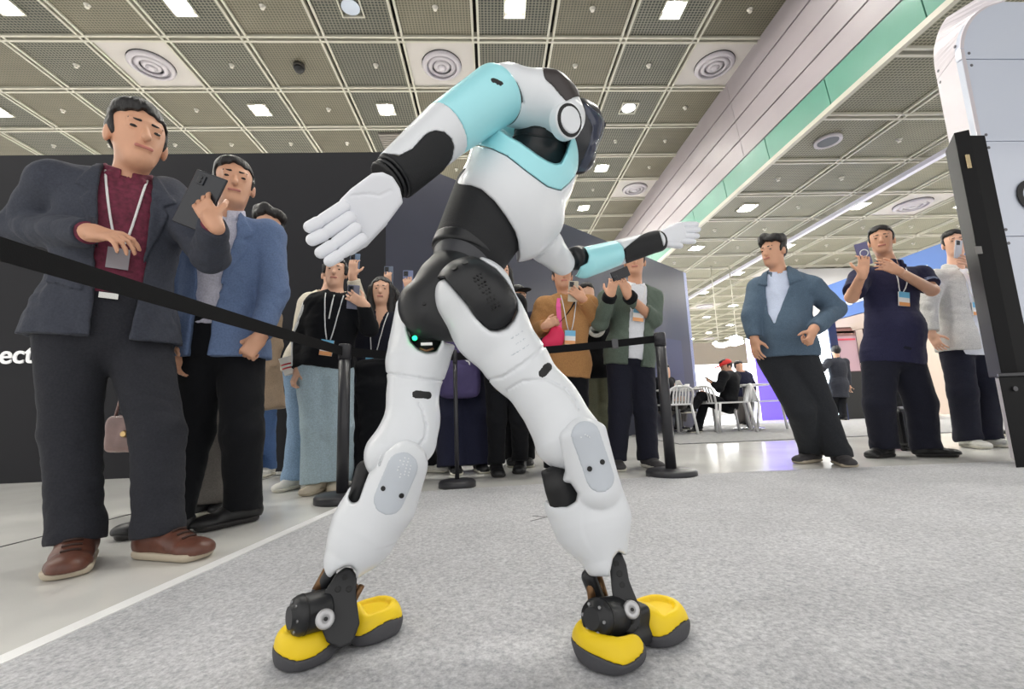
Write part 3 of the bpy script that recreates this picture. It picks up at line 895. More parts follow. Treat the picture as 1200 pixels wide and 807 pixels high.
        if g.get('collar'):
            cm = g.get('collar_mat', g['mat']); rr = .062 + c * .45
            cf = Field([(Cone(tp(.92, 0, -.002), tp(1.06, 0, -.004), (rr + .026) * S, (rr + .010) * S), 0), (Cone(tp(.93, -.03, .05), tp(.955, -.05, .075), .02 * S, .012 * S), .02), (Cone(tp(.93, .03, .05), tp(.955, .05, .075), .02 * S, .012 * S), .02)], .006)
            cf.cut(Cone(tp(.88, 0, .0), tp(1.2, 0, .0), (rr - .002) * S, (rr - .002) * S))
            cf.keep(lambda X, Y_, Z: (torso2d(X, Y_, Z)[1] - Ls * 1.065 + np.maximum(torso2d(X, Y_, Z)[2], 0) * .5) * S)
            cf.keep(lambda X, Y_, Z: -np.maximum(np.abs(torso2d(X, Y_, Z)[0]) - (.05 if g.get('open') else .016), -torso2d(X, Y_, Z)[2]) * S)
            cf.build('collar', cm, ob)
        for k, cm in g.get('cuffs', {}).items():
            e, w_ = W['el' + k], W['wr' + k]; d = unit(w_ - e); q = e + (w_ - e) * .93
            Field([(Cyl(q - d * .03 * S, q + d * .025 * S, (.038 + c * .7) * S, .006), 0)], .006).build('cuff', cm, ob)
        return ob
    if under: garment('shirt', under)
    if top: garment(top.get('name', 'jacket'), top)
    # ---- trousers or skirt
    if trousers:
        t = trousers; rh, rk, ra = t.get('r', (.1, .078, .068))
        P = [(Ell(tp(.0), V(.165 * wid + .012, .118 + .012, .13) * S, [s, n, u]), .03), (ECone(tp(.0), tp(t.get('rise', .22)), ((.16 * wid + .01) * S, .125 * S), ((.148 * wid + .01) * S, .12 * S), s), .03)]
        if belly: P.append((Ell(tp(.1, 0, .02), V(.15 * wid, .12 + belly * .5, .12) * S, [s, n, u]), .04))
        for k in 'ab':
            hj, kn, an = fr.ank[k]
            hm = an + (kn - an) * t.get('short', 0.0) - V(0, 0, .045 * S)
            P += [(Cone(hj, kn, rh * S, rk * S), .03), (Cone(kn, hm, rk * S, ra * S), .03)]
            if t.get('brk', 1): P.append((Cone(hm + V(0, 0, .03), hm + n * .012 + V(0, 0, .012), ra * 1.02 * S, ra * 1.04 * S), .02))
        fd = Field(P, vox * 1.05)
        for k in 'ab':
            hj, kn, an = fr.ank[k]; hm = an + (kn - an) * t.get('short', 0.0) - V(0, 0, .052 * S); d = unit(V(0, 0, -1) + .15 * n)
            fd.cut(Cyl(hm, hm + d * .25, ra * 1.6 * S))
        fd.keep(lambda X, Y_, Z: (torso2d(X, Y_, Z)[1] - t.get('rise', .22) * L / S) * S)
        fd.build('trousers', t['mat'], root, wrinkle=t.get('wr', .006) * S, seed=int(abs(J['hip'][0])) + 11, freq=t.get('freq', .9))
        fr.fields['trousers'] = fd
    if shoes:
        for k in 'ab':
            if 'ft' + k not in W: continue
            hj, kn, an = fr.ank[k]; g0 = W['ft' + k]; gz = g0[2]
            fd = feet[k] if feet and k in feet else n
            d = unit(V(fd[0], fd[1], 0)); w_ = V(-d[1], d[0], 0); z = V(0, 0, 1)
            sz = shoes.get('size', 1.0) * S
            up = [(Ell(g0 - d * .035 * sz + z * .045 * sz, V(.052, .042, .05) * sz, [d, w_, z]), .02), (ECone(g0 + z * .045 * sz, g0 + d * .13 * sz + z * .032 * sz, (.044 * sz, .04 * sz), (.05 * sz, .028 * sz), w_), .03),
                  (Cone(g0 - d * .012 + z * .06 * sz, g0 - d * .012 + z * .118 * sz, .05 * sz, .048 * sz), .02), (ECone(g0 + d * .01 + z * .085 * sz, g0 + d * .085 * sz + z * .05 * sz, (.04 * sz, .03 * sz), (.042 * sz, .028 * sz), w_), .02), (Ell(g0 + d * .155 * sz + z * .03 * sz, V(.05, .048, .03) * sz, [d, w_, z]), .02)]
            F_ = Field(up, min(vox, .006)); F_.keep(lambda X, Y_, Z: .018 * sz + gz - Z + 0 * X + 0 * Y_)
            sh = F_.build('shoe', shoes['mat'], root)
            so = Field([(ECone(g0 - d * .035 * sz + z * .02 * sz, g0 + d * .155 * sz + z * .02 * sz, (.05 * sz, .03 * sz), (.056 * sz, .03 * sz), w_), 0)], .006)
            so.keep(lambda X, Y_, Z: np.maximum(.002 + gz - Z, Z - gz - .026 * sz) + 0 * X + 0 * Y_)
            so.build('sole', shoes.get('sole', M_SOLE), sh)
            for q in range(shoes.get('laces', 0)):
                c_ = F_.surf(g0 + d * (.062 + .02 * q) * sz + z * .07 * sz, z, .08)
                MB().tube([c_ - w_ * .022 * sz, c_ + z * .003, c_ + w_ * .022 * sz], .0035 * sz, 6).build('lace', shoes.get('lace_mat', shoes['mat']), sh)
    # ---- lanyard with badge
    if lanyard:
        gn = lanyard.get('on'); fd = fr.fields[gn]
        yb = lanyard['y'] * Ls; xb = lanyard.get('x', 0.0)
        for sg in (-1, 1):
            pts = []
            for q in range(9):
                t = q / 8; x = (.062 * (1 - t) ** .8 + .012 * t) * sg + xb * t; y = Ls * .985 * (1 - t) + (yb + .06) * t
                pts.append(fd.surf(hip + s * x * S + u * y * S, n, .35) + n * .006)
            if lanyard.get('hang'): a, b_ = pts[1], pts[-1]; pts = [pts[0]] + [a + (b_ - a) * i / 7 + n * .012 for i in range(8)]
            MB().tube(pts, .0042 * S, 6).build('lanyard', M_LANY, root)
        c_ = fd.surf(hip + s * xb * S + u * yb * S, n, .35) + n * .016
        pl = lanyard.get('plain')
        b_ = MB().box(c_, (.042 * S * (.75 if pl else 1), .055 * S * (.7 if pl else 1), .004), [s, u, n]).build('name_badge', mat('badge_clear', (150, 146, 152), .2) if pl else M_BADGE[1], root)
        if not lanyard.get('plain'): MB().box(c_ + u * .033 * S + n * .003, (.0415 * S, .022 * S, .003), [s, u, n]).build('colour_band', M_BADGE[0], b_)
        if not lanyard.get('plain'): MB().box(c_ - u * .040 * S + n * .003, (.0415 * S, .014 * S, .003), [s, u, n]).build('colour_band', M_BADGE[2], b_)
    return fr


def phone(label, fr, k, h, size=(.038, .078, .0045), up=None, off=(.075, .0, .024), m=None, cammat=None, name='smartphone', lens=True, group=None, c=None):
    """A phone resting in the hand k of a person, screen towards the palm side."""
    w = fr.W['wr' + k]; X = unit(V(*h[0])); N = perp(V(*h[1]), X)
    T = np.cross(X, N)
    c = w + X * off[0] + T * off[1] + N * off[2] if c is None else c
    U = perp(up if up is not None else X, N); R = np.cross(U, N)
    root = thing(name, label, 'phone', c - U * size[1] * .9 * 0, group)
    MB().box(c, size, [R, U, N]).build('case', m or mat('phone_grey', (96, 104, 118), .3), root, bevel=.004)
    MB().box(c + N * (size[2] + .0008), (size[0] * .93, size[1] * .95, .001), [R, U, N]).build('screen', mat('screen_glow', (30, 34, 40), .1, emit=(150, 170, 190), estr=.5), root)
    if lens:
        q = c + U * size[1] * .68 + R * size[0] * .4 - N * (size[2] + .002)
        b = MB().box(q, (.017, .019, .003), [R, U, N]).build('camera_bump', cammat or mat('phone_cam', (40, 42, 48), .3), root, bevel=.002)
        for i in (-1, 1):
            MB().lathe([(.006, 0), (.006, .003)], q - N * .003 + U * .008 * i, -N, 12).build('lens', mat('lens_glass', (12, 14, 18), .08), b)
    return root
# ------------------------------------------------------------------ the crowd
C_SUIT = fabric('suit_grey', (64, 67, 77)); C_TROU = fabric('trousers_charcoal', (46, 47, 53)); C_BURG = mat('shirt_burgundy', (104, 36, 58), .8, var=.35, scale=55, bump=.15, bscale=30)
C_BLAZ = fabric('blazer_blue', (98, 116, 150)); C_BLK = fabric('cloth_black', (19, 20, 24)); C_NAVY = fabric('cloth_navy', (36, 38, 58)); C_NAVYD = fabric('cloth_navy_dark', (33, 34, 46))
C_LILAC = fabric('shirt_lilac', (196, 194, 208)); C_BEIGE = fabric('coat_beige', (158, 138, 118)); C_JEAN = fabric('jeans_blue', (84, 112, 158)); C_JEANL = fabric('jeans_light', (176, 196, 206), var=.18)
C_JEANM = fabric('jeans_mid', (142, 168, 196), var=.2); C_CREAM = fabric('hoodie_cream', (222, 214, 196)); C_GREY = fabric('trousers_grey', (104, 100, 96)); C_MUST = fabric('jacket_mustard', (176, 130, 84))
C_GREEN = fabric('bomber_green', (96, 108, 98)); C_WHITE = fabric('tee_white', (228, 230, 236), var=.05); C_OLIVE = fabric('trousers_olive', (122, 124, 104)); C_TEAL = fabric('jacket_blue_grey', (86, 104, 122)); C_SHIRTB = fabric('shirt_pale_blue', (206, 216, 238), var=.05)
C_TROUD = fabric('trousers_black_grey', (44, 46, 50)); C_POLO = fabric('polo_navy', (44, 44, 70)); C_OFFW = fabric('jacket_offwhite', (208, 206, 202)); C_RED = fabric('hoodie_red', (196, 34, 66)); C_SUITN = fabric('suit_dark', (48, 50, 58))
M_LEATH = mat('leather_brown', (100, 62, 50), .4, var=.2, scale=25, bump=.1, bscale=60); M_SOLE_C = mat('sole_cream', (196, 184, 164), .6); M_SUEDE = mat('shoe_greyblack', (66, 64, 66), .8)
M_SNEAK = mat('sneaker_white', (226, 224, 216), .6, var=.06); M_LACEW = mat('lace_white', (240, 240, 238), .7)
BLZ_OPEN = [(-.085, 1.15), (.085, 1.15), (.10, .6), (.075, .0), (.06, -.5), (-.02, -.5), (-.045, .3), (-.08, .8)]

# 1 nearest man, grey suit, tablet in one hand
hA = ((1, -.15, -.22), (.1, .5, -.85), (28, 38, 20)); hB = ((-.55, .1, .82), (.1, 1, .1), (22, 25, 18), 30, 7)
near = person('man in grey suit jacket, burgundy shirt and white lanyard, nearest on the left', 1.82,
    dict(sha=(66, 216, -.10), shb=(196, 232, .10), neck=(150, 209, 0), hip=(126, 388, .02), head=(161, 165, -.04), ela=(24, 268, -.04), wra=(110, 273, -.22), elb=(247, 300, .0), wrb=(250, 260, -.16),
         kna=(84, 505, -.02), knb=(186, 508, .02), fta=(88, 660), ftb=(184, 652)), S=1.06, wid=1.06, skin=SKIN2, vox=.0065, look=(.75, -.6, -.1), hair='swept', hs=1.15,
    under=dict(mat=C_BURG, c=.008, hem=.12, sleeve=1.0, cs=.006, collar=1, wr=.003), hands=dict(a=hA, b=hB),
    top=dict(name='suit_jacket', mat=C_SUIT, c=.02, hem=-.035, fit=.015, flare=.02, sleeve=.985, open=BLZ_OPEN, wr=.009,
             **{'raise': [[(-.09, 1.02), (-.06, 1.05), (-.035, .42), (-.11, .74), (-.09, .8), (-.13, .84)], [(.09, 1.02), (.07, 1.05), (.085, .42), (.14, .74), (.12, .8), (.16, .84)], [(-.17, .35), (-.07, .3), (-.07, .2), (-.17, .24)]]}),
    trousers=dict(mat=C_TROU, r=(.106, .082, .074), short=.05), shoes=dict(mat=M_LEATH, sole=M_SOLE_C, laces=4, lace_mat=mat('lace_brown', (60, 40, 34), .7), size=1.1), feet=dict(a=(.7, -1), b=(1, -.30)),
    lanyard=dict(on='shirt', y=.42, x=.012, plain=1))
hw = near
c0 = near.fields['trousers'].surf(near.tp(.19), near.n) + near.n * .012
bl = MB().box(c0, (.028, .011, .004), [near.s, near.u, near.n]).build('belt_buckle', mat('buckle_steel', (190, 190, 186), .25, metal=1), near.root)
phone('large black phone held up by the man in the grey suit', near, 'b', hB, size=(.074, .115, .005), up=V(.42, 0, .9), off=(.135, .01, .022), m=mat('tablet_black', (36, 38, 44), .3))

# 2 man in blue blazer behind him
blz = person('man in blue blazer and black trousers behind the grey suited man', 2.2,
    dict(sha=(226, 276, -.05), shb=(314, 277, .05), neck=(266, 254, 0), hip=(258, 408, .02), head=(274, 218, -.02), ela=(205, 345, -.02), wra=(214, 405, -.1), elb=(322, 342, .02), wrb=(304, 396, -.08),
         kna=(226, 505, 0), knb=(284, 508, -.03), fta=(200, 626), ftb=(284, 612)), S=1.03, skin=SKIN2, look=(.5, -.8, .0), hair='short', hs=1.08,
    under=dict(mat=C_LILAC, c=.008, hem=.10, sleeve=0, collar=1), hands=dict(a=((0, -.3, -1), (1, 0, 0), RELAX), b=((-.45, -.3, -.85), (-.3, .9, -.2), FIST)),
    top=dict(name='blazer', mat=C_BLAZ, c=.02, hem=-.05, fit=.015, flare=.02, open=[(-.08, 1.15), (.07, 1.15), (.08, .8), (.0, .25), (-.02, -.5), (-.09, -.5), (-.08, .3)],
             **{'raise': [[(.07, 1.02), (.05, 1.05), (.02, .42), (.12, .72), (.10, .78), (.14, .82)]]}),
    trousers=dict(mat=C_BLK, r=(.105, .085, .075)), shoes=dict(mat=M_SHOE_B, sole=M_SOLE_D, size=1.05), feet=dict(a=(-1, -.2), b=(-.75, -1)))

# 3 person with grey trousers, mostly hidden
p3 = person('person with wavy dark hair and grey trousers, mostly hidden behind the blue blazer', 2.62,
    dict(sha=(262, 312, 0), shb=(330 - 10, 312, 0), neck=(296, 296, 0), hip=(262, 428, 0), head=(314, 270, .02), ela=(205, 400, 0), wra=(156, 446, 0), elb=(312, 360, 0), wrb=(300, 392, 0),
         fta=(244, 602), ftb=(268, 596)), S=.98, look=(.3, -1, 0), hair='curly', vox=.01, facedet=False, top=dict(name='sweater', mat=C_BLK, hem=-.12), hands=dict(a=((-.5, 0, -.8), (0, 1, 0), FIST)),
    trousers=dict(mat=C_GREY, r=(.1, .085, .085)), shoes=dict(mat=M_SHOE_B, sole=M_SOLE, laces=4, lace_mat=M_LACEW), feet=dict(a=(-.5, -1), b=(.2, -1)))
# 4 person in beige coat at the dark wall
p4 = person('person in beige coat and blue jeans by the charcoal wall', 3.72,
    dict(sha=(278, 372, 0), shb=(318, 372, 0), neck=(298, 366, 0), hip=(302, 440, 0), head=(298, 346, 0), ela=(272, 405, 0), wra=(276, 436, 0), elb=(322, 405, 0), wrb=(318, 432, -.05), fta=(296, 561), ftb=(314, 557)), S=.96, vox=.011, facedet=False,
    top=dict(name='coat', mat=C_BEIGE, hem=-.3, c=.02, flare=.03), trousers=dict(mat=C_JEAN, r=(.095, .075, .065)), shoes=dict(mat=M_SNEAK), hair='short')
# 5 woman in black track jacket
h5b = ((-.75, -.1, .5), (.1, 1, .1), (18, 22, 15), 30, 7); h5a = ((-.3, -.2, -.9), (.6, .6, 0), GRIP)
g1 = person('woman in black track jacket and wide pale jeans raising a phone', 3.0,
    dict(sha=(371, 357, -.02), shb=(415, 357, .02), neck=(395, 347, 0), hip=(381, 428, 0), head=(393, 320, -.02), ela=(354, 396, 0), wra=(350, 434, -.08), elb=(433, 384, -.04), wrb=(426, 356, -.16),
         kna=(374, 500, -.03), knb=(394, 500, -.03), fta=(374, 576), ftb=(393, 573)), S=.92, look=(.25, -1, .1), hair='tied',
    top=dict(name='track_jacket', mat=C_BLK, c=.02, hem=-.02, fit=.01, collar=1), hands=dict(a=h5a, b=h5b), trousers=dict(mat=C_JEANL, r=(.115, .115, .13), brk=0), shoes=dict(mat=mat('shoe_cream', (208, 196, 176), .7), sole=M_SOLE_C),
    feet=dict(a=(-.2, -1), b=(.3, -1)), lanyard=dict(on='track_jacket', y=.22, x=.02))
for o_ in (.012, -.012):
    pts = [g1.W['sha'] * (1 - t) + g1.W['ela'] * t for t in (0, .5, 1)] + [g1.W['ela'] * .5 + g1.W['wra'] * .5, g1.W['wra'] * .9 + g1.W['ela'] * .1]
    fd = g1.fields['track_jacket']; dd = unit(V(-.8, -.6, .1))
    pts = [fd.surf(p + V(.6, -.8, 0) * o_, dd, .16) + dd * .002 for p in pts]
    MB().tube(pts, .006, 6).build('sleeve_stripe', M_LACEW, g1.root)
MB().tube([g1.fields['track_jacket'].surf(g1.tp(t, -.0), g1.n) + g1.n * .004 for t in (.97, .85, .7, .62)], .005, 6).build('drawstring', M_LACEW, g1.root)
phone('grey phone held by the woman in the black track jacket', g1, 'b', h5b, up=V(.1, 0, 1), off=(.085, 0, .022), m=mat('phone_steel', (120, 122, 140), .3))
cc = at(338, 429, 2.93)
cup = thing('paper_cup', 'white paper cup with red stripe held by the woman in black', 'cup', cc - V(0, 0, .055))
cax = unit(V(-.25, -.1, 1))
MB().lathe([(.034, -.055), (.036, -.05), (.045, .055), (.047, .058), (.043, .056), (.034, -.048)], cc, cax, 24).build('cup_body', mat('cup_white', (236, 232, 226), .5), cup)
for zz in (-.012, .012): MB().lathe([(.0395 + (zz + .01) * .09, zz - .005), (.0402 + (zz + .01) * .09, zz + .005)], cc, cax, 24).build('red_stripe', mat('cup_red', (190, 40, 44), .5), cup)
# 6 person in cream hoodie behind her
h6 = ((.1, -.1, 1), (.1, 1, 0), (25, 40, 25))
p6 = person('person in cream hoodie and light jeans hidden behind the track jacket woman', 3.3,
    dict(sha=(364, 356, 0), shb=(402, 354, 0), neck=(382, 346, 0), hip=(362, 428, 0), head=(390, 324, .06), ela=(354, 392, 0), wra=(356, 425, 0), elb=(420, 352, 0), wrb=(413, 322, -.1), kna=(352, 495, 0), fta=(345, 572), ftb=(364, 569)), S=.95, vox=.01,
    look=(.4, -1, 0), top=dict(name='hoodie', mat=C_CREAM, c=.02, hem=-.08, sleeve=.93), hands=dict(b=h6), trousers=dict(mat=C_JEANM, r=(.1, .085, .085)), shoes=dict(mat=M_SNEAK, laces=3, lace_mat=M_LACEW), feet=dict(a=(-.3, -1), b=(.3, -1)))
phone('pale blue phone raised above the track jacket woman by a hidden person', p6, 'b', h6, up=V(.1, 0, 1), off=(.085, 0, .022), m=mat('phone_blue', (120, 142, 170), .3))
# 7 woman in navy V-neck
h7 = ((-.25, -.1, 1), (.1, 1, 0), (25, 40, 25))
g2 = person('woman in navy V-neck with long hair and white lanyard beside the stanchion', 3.33,
    dict(sha=(429, 376, 0), shb=(470, 376, 0), neck=(449, 367, 0), hip=(441, 446, 0), head=(447, 342, -.02), ela=(424, 412, -.02), wra=(430, 430, -.15), elb=(492, 372, 0), wrb=(481, 342, -.1), fta=(428, 571), ftb=(447, 568)), S=.92,
    look=(.15, -1, .05), hair='long', top=dict(name='cardigan', mat=C_NAVYD, c=.012, hem=-.06, vneck=[(-.05, 1.1), (.05, 1.1), (.0, .66)]), hands=dict(b=h7, a=((.8, -.3, -.1), (0, .5, -.8), RELAX)), trousers=dict(mat=C_BLK, r=(.1, .085, .08)), shoes=dict(mat=M_SHOE_B, sole=M_SOLE_D),
    lanyard=dict(on='cardigan', y=.22, x=-.01))
phone('blue and white phone held high right of the long haired woman', g2, 'b', h7, up=V(.05, 0, 1), off=(.09, 0, .022), m=mat('phone_violet', (128, 138, 176), .3))
# black coat over her arm
f_ = Field([(ECone(at(436, 432, 3.16), at(441, 455, 3.14), (.11, .05), (.13, .06), (1, 0, 0)), .03), (ECone(at(441, 455, 3.14), at(437, 535, 3.14), (.13, .05), (.09, .04), (1, 0, 0)), .03), (Cone(at(424, 430, 3.18), at(462, 424, 3.16), .05), .04)], .009)
tag(f_.build('folded_coat', C_BLK, None, wrinkle=.012, seed=5), 'black coat draped over the arm of the woman in navy', 'coat')
# 8 hidden person behind with raised hand
h8 = ((.05, -.1, 1), (.1, 1, 0), (25, 40, 25))
p8 = person('person in black hidden behind the long haired woman, only hand and sneaker showing', 3.72,
    dict(sha=(438, 374, 0), shb=(474, 374, 0), neck=(456, 368, 0), hip=(470, 440, 0), head=(456, 350, 0), ela=(446, 372, -.08), wra=(454, 334, -.1), elb=(488, 410, 0), wrb=(490, 440, 0), fta=(476, 556), ftb=(504, 553)), S=.92, vox=.011, facedet=False, hair='long',
    top=dict(name='sweater', mat=C_BLK, hem=-.1), hands=dict(a=h8), trousers=dict(mat=C_BLK, r=(.1, .085, .08)), shoes=dict(mat=M_SNEAK, laces=3, lace_mat=M_SHOE_B), feet=dict(a=(.3, -1), b=(1, -.5)))
phone('slate blue phone raised above the long haired woman head', p8, 'a', h8, up=V(.05, 0, 1), off=(.085, 0, .022), m=mat('phone_slate', (112, 124, 144), .3))
# 9 person with purple bag
p9 = person('person in long navy skirt carrying a purple bag, seen between the robot legs', 3.66,
    dict(sha=(508, 360, 0), shb=(556, 360, 0), neck=(532, 350, 0), hip=(541, 428, 0), head=(530, 326, 0), ela=(506, 395, 0), wra=(512, 425, -.1), elb=(562, 392, 0), wrb=(562, 422, -.1), fta=(533, 554), ftb=(562, 552)), S=.94, vox=.01, facedet=False, hair='long',
    top=dict(name='jacket', mat=C_BLK, hem=-.12), trousers=dict(mat=C_NAVY, r=(.125, .13, .15), brk=0), shoes=dict(mat=M_SHOE_B, sole=M_SOLE), feet=dict(a=(.2, -1), b=(.3, -1)))
a_ = at(538, 430, 3.42)
bagp = thing('tote_bag', 'purple bag with white lettering hanging in front of the navy skirt', 'bag', a_)
F9 = Field([(RBox(a_, (.155, .055, .235), .05), 0), (Ell(a_ + V(0, -.03, -.08), (.15, .06, .14)), .05)], .008)
F9.build('bag_body', mat('bag_purple', (76, 66, 110), .7, var=.1, scale=8), bagp, wrinkle=.008, seed=3)
MB().strip([a_ + V(-.08, 0, .22), p9.W['sha'] + V(.02, -.07, -.03), p9.W['sha'] + V(.02, .0, .075)], V(1, 0, 0), .03, V(0, 1, .2), .006).build('strap', mat('strap_purple', (60, 52, 90), .7), bagp)
q_ = F9.surf(a_ + V(.035, 0, .16), V(0, -1, 0))
text_obj('lettering', 'GNOMO', .075, M_LACEW, q_ + V(0, -.012, 0), (0, 0, -1), (1, 0, 0), bagp, .004, .002)
# 10 woman peeking past the robot hip
p10 = person('woman all in black with black loafers peeking past the robot hip', 3.35,
    dict(sha=(566, 355, 0), shb=(606, 355, 0), neck=(586, 346, 0), hip=(594, 428, 0), head=(586, 321, 0), ela=(558, 390, 0), wra=(566, 420, -.1), elb=(612, 390, 0), wrb=(606, 420, -.1), kna=(582, 492, 0), knb=(609, 490, 0), fta=(582, 556), ftb=(610, 552)), S=.94, vox=.009, hair='long', look=(.3, -1, 0),
    top=dict(name='coat', mat=C_BLK, hem=-.2), trousers=dict(mat=C_BLK, r=(.1, .075, .065), short=.1), shoes=dict(mat=M_SHOE_B, sole=M_SOLE_D), feet=dict(a=(.1, -1), b=(-.15, -1)))
# 11 person with black cap
p11 = person('person with black cap looking down, between robot hip and mustard jacket', 3.9,
    dict(sha=(588, 374, 0), shb=(624, 374, 0), neck=(606, 368, 0), hip=(608, 440, 0), head=(607, 350, -.02), ela=(584, 405, 0), wra=(588, 432, -.1), elb=(630, 404, 0), wrb=(622, 428, -.1), fta=(600, 545), ftb=(618, 545)), S=.93, vox=.01, look=(.5, -1, -.1), hair='short',
    top=dict(name='jacket', mat=C_NAVY, hem=-.1), trousers=dict(mat=C_BLK), shoes=dict(mat=M_SHOE_B))


def cap_on(fr, m, label=None):
    hp, S, AX = fr.hp, fr.SH, [fr.hx, fr.hf, fr.hu]
    f = Field([(Ell(hp(0, -.012, .045), V(.09, .108, .092) * S, AX), 0)], .006); hd, hu = fr.head, fr.hu
    f.keep(lambda X, Y_, Z: .05 * S - ((X - hd[0]) * hu[0] + (Y_ - hd[1]) * hu[1] + (Z - hd[2]) * hu[2]))
    c = f.build('cap', m, fr.root)
    b = Field([(Ell(hp(0, .12, .058), V(.07, .085, .008) * S, AX), 0)], .005).build('cap_brim', m, c)


cap_on(p11, C_BLK)
# 12 man in mustard jacket
h12b = ((-.7, -.2, .55), (.1, 1, .1), (25, 35, 20), 30, 7); h12a = ((.7, -.3, .3), (.0, 1, -.2), FIST)
mus = person('man in mustard jacket photographing with a phone, pink bag on shoulder', 3.45,
    dict(sha=(638, 359, 0), shb=(689, 357, 0), neck=(664, 348, 0), hip=(662, 428, 0), head=(659, 324, -.02), ela=(627, 388, 0), wra=(640, 381, -.18), elb=(697, 372, -.05), wrb=(683, 350, -.2), kna=(648, 490, 0), knb=(678, 490, 0), fta=(650, 556), ftb=(682, 552)), S=.97, wid=1.02, skin=SKIN2,
    top=dict(name='jacket', mat=C_MUST, c=.022, hem=-.10, fit=.015, collar=1), hands=dict(a=h12a, b=h12b), trousers=dict(mat=C_BLK, r=(.1, .082, .075)), shoes=dict(mat=M_SHOE_B), lanyard=dict(on='jacket', y=.36, x=.01))
phone('pale gold phone held before the face of the man in mustard', mus, 'b', h12b, up=V(.05, 0, 1), off=(.09, 0, .02), m=mat('phone_gold', (196, 184, 164), .3))
fd = mus.fields['jacket']
pst = [fd.surf(mus.tp(t, x), mus.n) + mus.n * .006 for t, x in ((.93, -.075), (.8, -.085), (.62, -.075), (.45, -.07))]
bagk = thing('shoulder_bag', 'hot pink shoulder bag on the man in mustard', 'bag', pst[-1] - V(0, 0, .1))
MB().strip(pst, mus.s, .035, mus.n, .006).build('strap', mat('strap_pink', (240, 96, 164), .6), bagk)
Field([(Ell(pst[-1] + V(-.03, -.03, -.04), (.06, .045, .075)), .03), (Ell(pst[-1] + V(-.07, -.02, -.09), (.08, .045, .06)), .03)], .007).build('bag_body', mat('bag_pink', (226, 44, 92), .6), bagk, wrinkle=.006, seed=2)
MB().strip([fd.surf(mus.tp(t, x), mus.n) + mus.n * .005 for t, x in ((.95, .06), (.82, .03), (.68, -.02), (.55, -.08), (.42, -.13))], unit(mus.s + mus.u), .04, mus.n, .006).build('crossbody_strap', C_BLK, mus.root)
# 13 person behind with printed hoodie
p13 = person('person in black hoodie with round white print and olive trousers', 4.05,
    dict(sha=(674, 366, 0), shb=(712, 366, 0), neck=(693, 361, 0), hip=(697, 432, 0), head=(688, 346, .02), ela=(668, 400, 0), wra=(674, 430, 0), elb=(718, 400, 0), wrb=(714, 428, 0), kna=(696, 485, 0), fta=(700, 541), ftb=(716, 540)), S=.93, vox=.009, facedet=False,
    top=dict(name='hoodie', mat=C_BLK, c=.02, hem=-.1), trousers=dict(mat=C_OLIVE, r=(.1, .09, .085)), shoes=dict(mat=M_SNEAK))
fd = p13.fields['hoodie']; c_ = fd.surf(p13.tp(.62, .0), p13.n) + p13.n * .006
for r0, r1 in ((.085, .07), (.05, .0)): MB().lathe([(r1, 0), (r0, 0), (r0, .004), (r1, .004)], c_, p13.n, 24).build('round_print', M_LACEW, p13.root)
# 14 man in green bomber jacket
h14a = ((.25, -.2, .9), (.2, 1, .0), (25, 45, 30)); h14b = ((-.35, -.2, .85), (-.2, 1, .0), (20, 35, 25))
grn = person('man in green bomber jacket and white shirt holding a black phone', 3.48,
    dict(sha=(712, 351, 0), shb=(765, 350, 0), neck=(744, 335, 0), hip=(738, 415, 0), head=(744, 308, -.04), ela=(703, 378, -.1), wra=(715, 346, -.3), elb=(766, 374, -.08), wrb=(736, 346, -.3), kna=(727, 478, -.03), knb=(756, 478, -.03), fta=(722, 549), ftb=(760, 547)), S=1.0, skin=SKIN2, look=(-.35, -1, 0),
    under=dict(mat=C_WHITE, c=.012, hem=-.05, sleeve=0, collar=1), top=dict(name='bomber_jacket', mat=C_GREEN, c=.022, hem=-.1, fit=.012, sleeve=.97, open=[(-.075, 1.15), (.075, 1.15), (.065, .5), (.06, -.4), (-.05, -.4), (-.06, .5)], cuffs=dict(a=C_BLK, b=C_BLK)),
    hands=dict(a=h14a, b=h14b), trousers=dict(mat=C_NAVYD, r=(.105, .088, .078)), shoes=dict(mat=M_SUEDE, sole=M_SOLE), feet=dict(a=(-.1, -1), b=(.15, -1)), lanyard=dict(on='shirt', y=.52, x=.0))
phone('black phone held in both hands by the man in green', grn, 'b', h14b, up=V(-.9, 0, -.35), c=at(727, 321, 3.17), m=mat('phone_black', (30, 31, 36), .3))
# 19 man in blue-grey jacket, hands at hips, leaning back
h19b = ((-.5, -.2, -.8), (-.4, .8, .1), FIST); h19a = ((-.1, -.2, -1), (.9, .3, 0), RELAX)
blu = person('man in blue grey jacket standing with a hand on his hip', 3.18,
    dict(sha=(890, 338, .08), shb=(950, 337, -.10), neck=(914, 321, 0), hip=(921, 412, .02), head=(906, 296, -.02), ela=(880, 370, .02), wra=(884, 398, -.02), elb=(979, 362, -.08), wrb=(952, 388, -.27), kna=(938, 480, -.02), knb=(962, 480, 0), fta=(953, 541), ftb=(985, 544)), S=1.0, wid=1.02, belly=.06, skin=SKIN2,
    look=(-1, -.45, .12), hair='curly', under=dict(mat=C_SHIRTB, c=.012, hem=-.02, sleeve=0, collar=1),
    top=dict(name='jacket', mat=C_TEAL, c=.024, hem=-.04, fit=.01, sleeve=.97, open=[(-.09, 1.15), (.05, 1.15), (.055, .8), (-.05, .35), (-.06, .3), (-.10, .5), (-.10, .8)], collar=1, **{'raise': [[(-.10, 1.1), (-.06, 1.1), (-.085, .82), (-.15, .86)], [(.10, 1.1), (.04, 1.1), (.05, .8), (.14, .86)]]}), hands=dict(a=h19a, b=h19b),
    trousers=dict(mat=C_TROUD, r=(.11, .092, .08)), shoes=dict(mat=M_SUEDE, sole=M_SOLE_C), feet=dict(a=(-1, -.35), b=(-.35, -1)))
